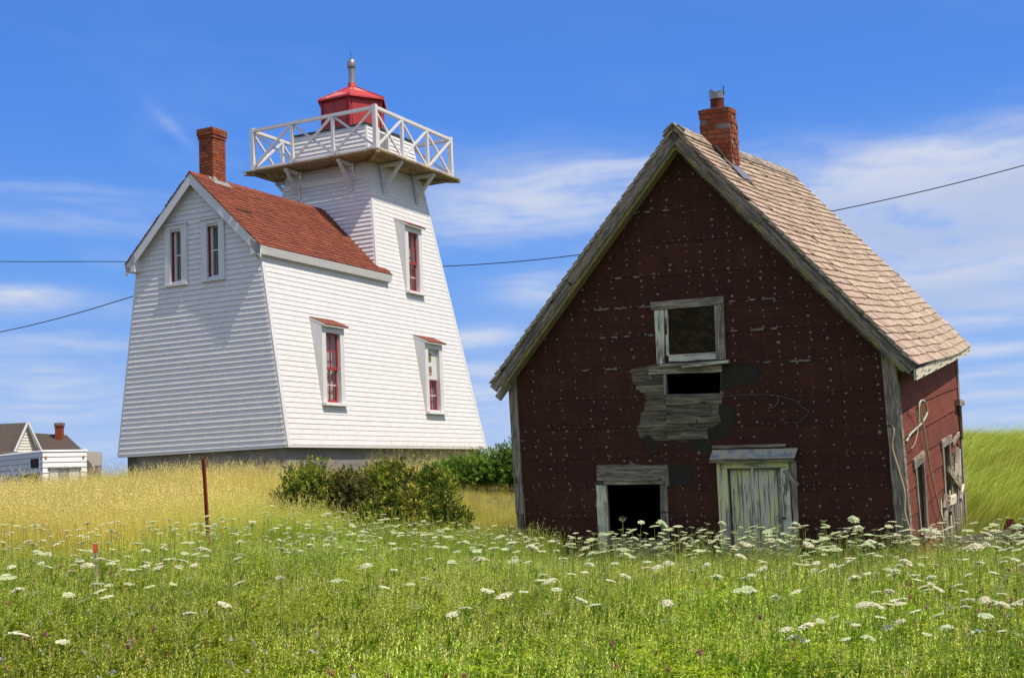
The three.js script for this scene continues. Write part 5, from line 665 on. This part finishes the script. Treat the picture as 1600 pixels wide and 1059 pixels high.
  scatter('distant_grass', () => 'far grass along the crest left and behind the lighthouse', [gold[1]], 4500, () => { const z = -lerp(29, 50, R()), x = lerp(-z * -.415 - 1, -z * .415, R()); if (zone(x, z) === 2 && x > .5) return null; const b = .8 + .3 * R(); return [x, z, .9 + .4 * R(), [b, b, b * .8]]; });
  const weed = (n, H, cols, sk, ears) => { const q = new Soup(); for (let i = 0; i < n; i++) { const a = R() * 6.283, h = H * rr(.6, 1.1), b = rr(.05, .45), t = q.blade(.06 * (R() - .5), 0, .06 * (R() - .5), h, h * b * Math.cos(a), h * b * Math.sin(a), .004, R() * 3, mixc(cols[0], cols[1], R()), 4, 1); for (let j = 0; j < ears; j++) q.ear(t[0] + .012 * (R() - .5), t[1] - .02 * j, t[2] + .012 * (R() - .5), .05, .0055, .3 * Math.cos(a), .3 * Math.sin(a), sk.map(v => v * rr(.7, 1.1))); for (let j = 0; j < 4; j++) { const u = rr(.2, .75), f = R() * 6.283; q.leaf(V3(h * b * u * u * Math.cos(a), h * u, h * b * u * u * Math.sin(a)), V3(Math.cos(f), .5, Math.sin(f)).normalize(), V3(0, 1, 0), .06 * rr(.6, 1.2), .009, mixc(cols[0], cols[1], R())); } } return q.geo(); };
  scatter('tall_weed_grass', L(['tall bent grass stalks with feathery heads sticking out of the meadow', 'thin brown dead stalks standing among the meadow grass', 'tall leafy green weeds standing above the meadow grass']), [weed(5, .46, [G1, G2], [.74, .76, .30], 3), weed(3, .40, [[.30, .22, .10], [.42, .33, .17]], [.34, .23, .12], 2), weed(6, .40, [G3, LIME[1]], [.55, .62, .12], 1)], 1800, () => { const [x, z] = pick(4.6, 15); if (zone(x, z) !== 0 || R() > .25 + sst(.35, .65, field(x, z, .8, 100))) return null; const b = .75 + .5 * R(); return [x, z, .55 + .42 * R(), [b, b, b], 0, R() * 6, R() < .2 ? 1 : R() < .55 ? 0 : 2]; });
  // tufts close round the walls
  scatter('sedge_grass', () => 'upright green sedge round the walls of the derelict house', [tuft(20, .12, .46, { cols: [G1, [.34, .36, .07]], lean: .3, seed: .2, seedCol: [.50, .40, .2] })], 520, () => { const a = R(); let p; if (a < .62) p = HW(lerp(-5.9, .4, R()), 0, rr(.06, .55)); else if (a < .9) p = HW(rr(.15, .7), 0, -6.3 * R()); else p = HW(-5.5 - .5 * R(), 0, -5 * R()); const b = .75 + .4 * R(); return [p.x, p.z, .45 + .6 * R() * R(), [b * .9, b, b * .8]]; });
}
// ---------- wild carrot ----------
function carrot(seed, D, kind) { // kind 0 open flat head, 1 domed, 2 closed green nest
  const r = rng(seed), H = .5, st = new Soup(), hd = new Soup(), br = new Soup(), grn = [.30, .38, .08];
  const bend = rr(-.03, .03, r); let P = null; for (let i = 0; i <= 5; i++) { const t = i / 5, x = bend * t * t, y = H * t, w = .0028 - .001 * t; const ring = [0, 1, 2].map(k => [x + w * Math.cos(k * 2.1), y, w * Math.sin(k * 2.1)]); if (P) for (let k = 0; k < 3; k++) st.quad(P[k], P[(k + 1) % 3], ring[(k + 1) % 3], ring[k], grn); P = ring; }
  for (let i = 0; i < 9; i++) { const y = H * rr(.1, .65, r), a = r() * 6.283, b = V3(bend * (y / H) ** 2, y, 0), d = V3(Math.cos(a), .7, Math.sin(a)).normalize(); for (let j = 0; j < 4; j++) st.leaf(b.clone().addScaledVector(d, .02 + j * .018), d.clone().add(V3((r() - .5), .2, (r() - .5))).normalize(), V3(0, 1, 0), .03, .007, grn); }
  const tx = rr(-.28, .28, r), tz = rr(-.22, .3, r), top = V3(bend, H, 0), n = kind === 2 ? 26 : 46, X = V3(1, tx, 0).normalize(), Z = V3(0, tz, 1).normalize();
  for (let i = 0; i < n; i++) {
    const q = Math.sqrt((i + .5) / n), a = i * 2.39996 + r() * .4, rad = D / 2 * q * rr(.88, 1.08, r); const dome = kind === 1 ? .20 : kind === 2 ? -.25 : .05; const y = D * dome * (1 - q * q) + (kind === 2 ? D * .35 : D * .12) + (r() - .5) * .004;
    const c = top.clone().addScaledVector(X, rad * Math.cos(a)).addScaledVector(Z, rad * Math.sin(a)).add(V3(0, y, 0)); const col = kind === 2 ? [.36 * rr(.7, 1.1, r), .40 * rr(.7, 1.1, r), .20] : (() => { const k = rr(.58, .84, r), g = seed % 4 === 1 ? .84 : seed % 4 === 3 ? .93 : 1; return [k * g, k * .985, k * (.62 + .16 * r()) * g]; })();
    const s = D * (kind === 2 ? .085 : .106) * rr(.75, 1.2, r), m = 5, f = r() * 6, ctr = [c.x, c.y + s * .55, c.z]; let pr = null, first = null; for (let k = 0; k < m; k++) { const b = f + k / m * 6.283, e = [c.x + s * Math.cos(b), c.y + (r() - .5) * s * .5, c.z + s * Math.sin(b)]; if (pr) hd.tri(ctr, pr, e, col); else first = e; pr = e; } hd.tri(ctr, pr, first, col);
    if (i % 2 === 0) { const w = .0008; br.quad([top.x - w, top.y, top.z], [top.x + w, top.y, top.z], [c.x + w, c.y - .001, c.z], [c.x - w, c.y - .001, c.z], grn); br.tri([top.x, top.y, top.z - w], [top.x, top.y, top.z + w], [c.x, c.y - .001, c.z], grn); }
  }
  return [st.geo(), hd.geo(), br.geo()];
}
{
  const proto = []; for (let i = 0; i < 10; i++) proto.push(carrot(100 + i, [.075, .066, .085, .058, .07, .078, .055, .064, .046, .055][i], i < 8 ? (i % 3 === 2 ? 1 : 0) : 2));
  const stand = (px, py, h) => { let best = null; for (let d = 5.6; d < 24; d += .08) { const p = at(px, py, d); if (p.y <= HILL(p.x, p.z) + h) { best = p; break; } } return best; };
  const spots = []; // [px, py, stem height]
  const near = [[986, 817], [999, 820], [972, 814], [1039, 822], [935, 847], [1015, 851], [1140, 813], [1125, 820], [1160, 804], [1172, 813], [1156, 832], [1191, 832], [1214, 832], [1236, 839], [1252, 821], [1246, 825], [1298, 788], [1290, 786], [1337, 815], [1325, 833], [1367, 855], [1345, 828], [1287, 851], [809, 858], [827, 860], [870, 862], [1087, 852], [1200, 846], [1180, 850], [1233, 848]];
  near.forEach((q, i) => spots.push([q[0], q[1], .52 + .3 * R(), 'w']));
  const open = [[286, 848], [320, 858], [365, 912], [313, 957], [358, 957], [297, 884], [40, 847], [27, 853], [22, 903], [128, 850], [725, 849], [765, 859], [657, 904], [783, 931], [880, 922], [820, 925], [455, 850], [480, 855], [448, 863], [160, 848], [205, 870], [999, 878], [1037, 887], [1050, 882], [1114, 885], [1197, 888], [910, 962], [1075, 948], [1035, 1003], [855, 971], [725, 974], [700, 974], [1440, 1003], [1340, 1053], [1575, 1055], [1240, 1000], [1395, 985], [1500, 945], [1540, 962], [1560, 930], [1590, 905], [1465, 905], [1425, 880], [1350, 905], [1115, 905], [1290, 985]];
  open.forEach(q => spots.push([q[0], q[1], .44 + .12 * R(), q[0] > 880 ? 'r' : 'l']));
  let guard = 0; while (spots.length < 296 && guard++ < 20000) {
    const px = R() * 1660 - 30, py = lerp(835, 1059, Math.pow(R(), 1.6)); const left = px < 880; let dens;
    if (left) dens = Math.exp(-(((py - 880) / 32) ** 2)) * .75 + .05; else dens = px > 1280 ? (py > 845 ? .85 : .7) : Math.exp(-(((py - 885) / 48) ** 2)) * .6 + .13;
    dens *= .35 + 1.2 * sst(.3, .7, fbm(px * .012, py * .03, 2)); if (R() > dens) continue; spots.push([px, py, (.40 + .16 * R()), left ? 'l' : 'r']);
  }
  for (let i = 0; i < 22; i++) spots.push([1420 + 180 * R(), 815 + 45 * R(), .5 + .2 * R(), 'e']);
  const where = (px, py, w) => w === 'e' ? 'beside the lit side wall of the derelict house' : w === 'w' ? (px < 1060 ? 'against the empty lower window of the maroon house' : px < 1130 ? 'against the maroon wall between window and door' : px < 1262 ? 'against the weathered plank door' : 'against the maroon wall right of the door')
    : w === 'l' ? (py > 945 ? 'low in the left foreground of the meadow' : px < 240 ? 'in the band of flowers round the marker stake' : px < 430 ? 'in the meadow just below the rusty post' : px < 720 ? 'in the meadow below the shrub thicket' : 'in the meadow off the left corner of the maroon house') : (py > 985 ? 'low in the right foreground of the meadow' : px < 1080 ? 'in the meadow below the empty lower window' : px < 1280 ? 'in the meadow below the plank door' : px < 1450 ? 'in the meadow below the right corner of the maroon house' : 'in the meadow close to the right edge');
  const looks = ['flat white wild carrot flower', 'domed white wild carrot flower', 'closed greenish wild carrot head'];
  const cache = {}; let count = 0;
  for (const [px, py, h, w] of spots) {
    const p = stand(px, py, h); if (!p || inHouse(p.x, p.z) || count >= 300) continue; count++; const kind = (w === 'w' ? R() < .34 : R() < .2) ? 8 + Math.floor(R() * 2) : Math.floor(R() * 8); let o;
    if (cache[kind]) { o = cache[kind].clone(); o.name = numbered('wild_carrot'); scene.add(o); } else { o = thing('wild_carrot', '', 'wild flower'); const q = proto[kind]; part(o, 'stem', q[0], M_grass); part(o, 'flower_head', q[1], M_petal); part(o, 'flower_rays', q[2], M_grass, 'stuff'); cache[kind] = o; }
    const g = HILL(p.x, p.z); o.position.set(p.x, g - .01, p.z); o.rotation.set((R() - .5) * .12, R() * 6.283, (R() - .5) * .14 - .03, 'YXZ'); const f = (.85 + .3 * R()) * (w === 'w' ? .85 : w === 'r' ? .82 : .95); o.scale.set(f, h / .5, f); const lk = kind >= 8 ? 2 : kind % 3 === 2 ? 1 : 0, wh = where(px, py, w); tag(o, looks[lk] + ' ' + wh, 'wild flower', looks[lk] + 's ' + wh);
  }
  // the smaller heads past the limit, and the little flowers of the meadow
  const whole = proto.map(q => merge(q)), tint = () => { const t = .8 + .25 * R(); return [t, t, t * (.86 + .12 * R())]; };
  scatter('small_carrot_flowers', () => 'many smaller creamy wild carrot heads half hidden in the meadow grass', [whole[6], whole[3], whole[8], whole[9], whole[1]], 1700, () => { const [x, z] = pick(5.5, 17.5); const far = sst(-6, -10, z); if (zone(x, z) !== 0 || R() > (x > .2 ? .8 : 1) * (.18 + .82 * far) * (1 - .6 * sst(-14.2, -15.6, z) * sst(-.5, .5, x)) * sst(.26, .56, field(x, z, .7, 5))) return null; return [x, z, (x > .2 && z < -12.5 ? .74 : .78) + .34 * R(), tint(), .10 * R() + (z > -12 ? .05 : 0), R() * 6]; }, M_petal);
  const ball = (r0, cols, n, H, stemC) => { const s = new Soup(); s.blade(0, 0, 0, H, .03 * (R() - .5), .03 * (R() - .5), .003, R() * 3, stemC, 2); for (let i = 0; i < n; i++) { const a = R() * 6.283, u = R() * 2 - 1, d = V3(Math.sqrt(1 - u * u) * Math.cos(a), u, Math.sqrt(1 - u * u) * Math.sin(a)); s.leaf(V3(0, H, 0), d, V3(.3, 1, .2), r0 * rr(.8, 1.2), r0 * .5, mixc(cols[0], cols[1], R())); } return s.geo(); };
  const clover = (m, [x0, z0, rad], sc) => () => { const [x, z] = pick(4.6, 11); if (zone(x, z) !== 0 || R() > sst(.45, .7, field(x, z, .9, m))) return null; return [x, z, sc * (.8 + .5 * R()), tint(), 0, R() * 6]; };
  scatter('pink_clover_flowers', () => 'small dusty pink clover heads in the foreground grass', [ball(.016, [[.36, .12, .16], [.50, .24, .26]], 22, .30, G1), ball(.015, [[.34, .14, .07], [.40, .20, .12]], 22, .26, G1)], 240, clover(21, [1, 1, 1], 1));
  scatter('blue_chicory_flowers', () => 'small pale blue and white flowers scattered in the meadow', [ball(.020, [[.42, .42, .64], [.56, .55, .74]], 12, .36, G1), ball(.017, [[.72, .70, .78], [.8, .8, .8]], 12, .36, G1)], 190, clover(60, [1, 1, 1], .72));
  scatter('yellow_meadow_flowers', () => 'tiny yellow flowers low in the meadow grass', [ball(.010, [[.60, .42, .03], [.7, .52, .05]], 10, .3, G1)], 130, () => { const [x, z] = pick(6, 16); if (zone(x, z) !== 0) return null; return [x, z, .8 + .5 * R(), tint(), 0, R() * 6]; });
  scatter('dock_flowers', () => 'dry brown dock and seed stalks standing in the grass near the derelict house', [(() => { const s = new Soup(); for (let j = 0; j < 3; j++) { const t = s.blade(0, 0, 0, .6 - j * .1, .08 * (R() - .3), .08 * (R() - .5), .004, R() * 3, [.16, .085, .05], 3); for (let i = 0; i < 26; i++) { const u = .5 + .5 * R(); s.leaf(V3(t[0] * u * u, t[1] * u, t[2] * u * u), V3(R() - .5, R(), R() - .5).normalize(), V3(0, 1, 0), .014, .009, [.20, .10, .06]); } } return s.geo(); })()], 60, () => { const p = HW(lerp(-5.2, .8, R()), 0, rr(.1, 1.6)); return [p.x, p.z, .7 + .4 * R(), [1, 1, 1], 0, R() * 6]; });
}
// ---------- shrubs ----------
function shrub(name, label, base, blobs, n, cols, seed, group) { // blobs: [dx, dy, dz, rx, ry]
  const r = rng(seed), t = thing(name, label, 'shrub', [base.x, HILL(base.x, base.z) - .03, base.z], null, group), lf = new Soup(), tw = [];
  const total = blobs.reduce((s, b) => s + b[3] * b[3] * b[4], 0);
  for (const [bx, by, bz, rx, ry] of blobs) {
    const m = Math.round(n * rx * rx * ry / total); for (let i = 0; i < m; i++) { const a = r() * 6.283, u = r() * 2 - 1, q = Math.pow(r(), .45) * (1 + .18 * (vn(a * 2 + seed, u * 4 + 5) - .5) * 2), s = Math.sqrt(1 - u * u); const p = V3(bx + rx * q * s * Math.cos(a), by + ry * q * u, bz + rx * q * s * Math.sin(a)); if (p.y < .06) continue;
      const cl = fbm(p.x * 3.2 + seed, p.y * 3.2 + p.z * 1.9, 2); if (cl < .34 && r() < .8) continue; const out = V3(s * Math.cos(a), u + .7, s * Math.sin(a)).normalize(), f = r() * 6.283, k0 = mixc(cols[0], cols[1], sst(.3, .8, cl) * .7 + .3 * r()), tip = r() < .22; const X = V3(1, .01, 0).cross(out).normalize(), Z = out.clone().cross(X);
      const L = 7; for (let j = 0; j < L; j++) { const b = f + j * 2.4, e = .35 + .6 * (j / L); const d = X.clone().multiplyScalar(Math.cos(b) * e).addScaledVector(Z, Math.sin(b) * e).addScaledVector(out, 1.1 - e).normalize(); lf.leaf(p.clone().addScaledVector(out, .01 * (L - j)), d, out, .064 * rr(.7, 1.2, r), .029, (tip && j < 4 ? cols[2] : k0).map(v => v * rr(.8, 1.2, r))); } }
    for (let i = 0; i < 9; i++) { const a = r() * 6.283, q = rr(.4, .95, r), e = V3(bx + rx * q * Math.cos(a), by + ry * rr(.1, .8, r), bz + rx * q * Math.sin(a)), s0 = V3(bx * .35 + (r() - .5) * .1, 0, bz * .35 + (r() - .5) * .1), md = s0.clone().lerp(e, .5).add(V3((r() - .5) * .15, .06, (r() - .5) * .15)); tw.push(new THREE.TubeGeometry(new THREE.CatmullRomCurve3([s0, md, e]), 7, .006 + .005 * r(), 4)); }
  }
  part(t, 'foliage', lf.geo(), M_leaf); part(t, 'stems', tw, std({ color: lin(.12, .095, .075), roughness: .95 })); return t;
}
{
  const D = [[.065, .105, .010], [.19, .25, .026], [.46, .48, .06]], B = (px, py, d) => at(px, py, d), grp = 'bayberry shrubs on the bank';
  shrub('bayberry_shrub', 'dark shrub at the left end of the thicket below the lighthouse corner', B(472, 795, 21.8), [[-.02, .58, 0, .42, .44], [.20, .78, -.1, .32, .34], [-.28, .42, .05, .28, .30]], 1050, D, 11, grp);
  shrub('bayberry_shrub', 'broad back shrub of the thicket just under the long white wall', B(615, 790, 23.2), [[-.15, .66, 0, .54, .42], [.35, .74, -.1, .48, .42], [.78, .54, 0, .42, .38], [-.60, .56, .1, .46, .38]], 2200, D, 23, grp);
  shrub('bayberry_shrub', 'nearest shrub of the thicket with bright yellow-green leaf tips and dark foot', B(606, 836, 19.1), [[.0, .46, 0, .46, .38], [.24, .66, -.1, .32, .30], [-.30, .42, 0, .26, .28]], 1350, [D[0], [.20, .21, .026], [.54, .49, .08]], 37, grp);
  shrub('bayberry_shrub', 'right hand shrub of the thicket with bare brown twigs', B(690, 822, 21.2), [[.02, .50, 0, .36, .40], [.24, .40, .05, .24, .30]], 760, D, 41, grp);
  shrub('bayberry_shrub', 'sparse brownish middle shrub of the thicket with grey stems', B(545, 808, 22), [[0, .56, 0, .40, .42], [.2, .44, .1, .28, .30]], 760, [[.06, .07, .018], [.15, .14, .035], [.28, .24, .07]], 43, grp);
  const Gn = [[.075, .15, .018], [.15, .28, .03], [.28, .42, .06]], g2 = 'green shrubs behind the gap';
  shrub('leafy_shrub', 'low green shrub at the right foot of the white wall', B(690, 726, 27.5), [[0, .30, 0, .46, .28], [.35, .34, 0, .42, .30]], 820, Gn, 51, g2);
  shrub('leafy_shrub', 'middle green shrub in the gap between lighthouse and derelict house', B(742, 736, 27.5), [[0, .42, 0, .50, .38], [.35, .46, -.1, .46, .40]], 1150, Gn, 57, g2);
  shrub('leafy_shrub', 'tallest green shrub touching the left edge of the derelict house', B(796, 742, 27.5), [[-.05, .55, 0, .44, .48], [.3, .68, 0, .46, .54]], 1250, Gn, 63, g2);
  shrub('leafy_shrub', 'tiny dark green weed clump low in the golden grass', B(252, 832, 15.5), [[0, .20, 0, .12, .15]], 70, Gn, 71, g2);
}
renderer.render(scene, camera);
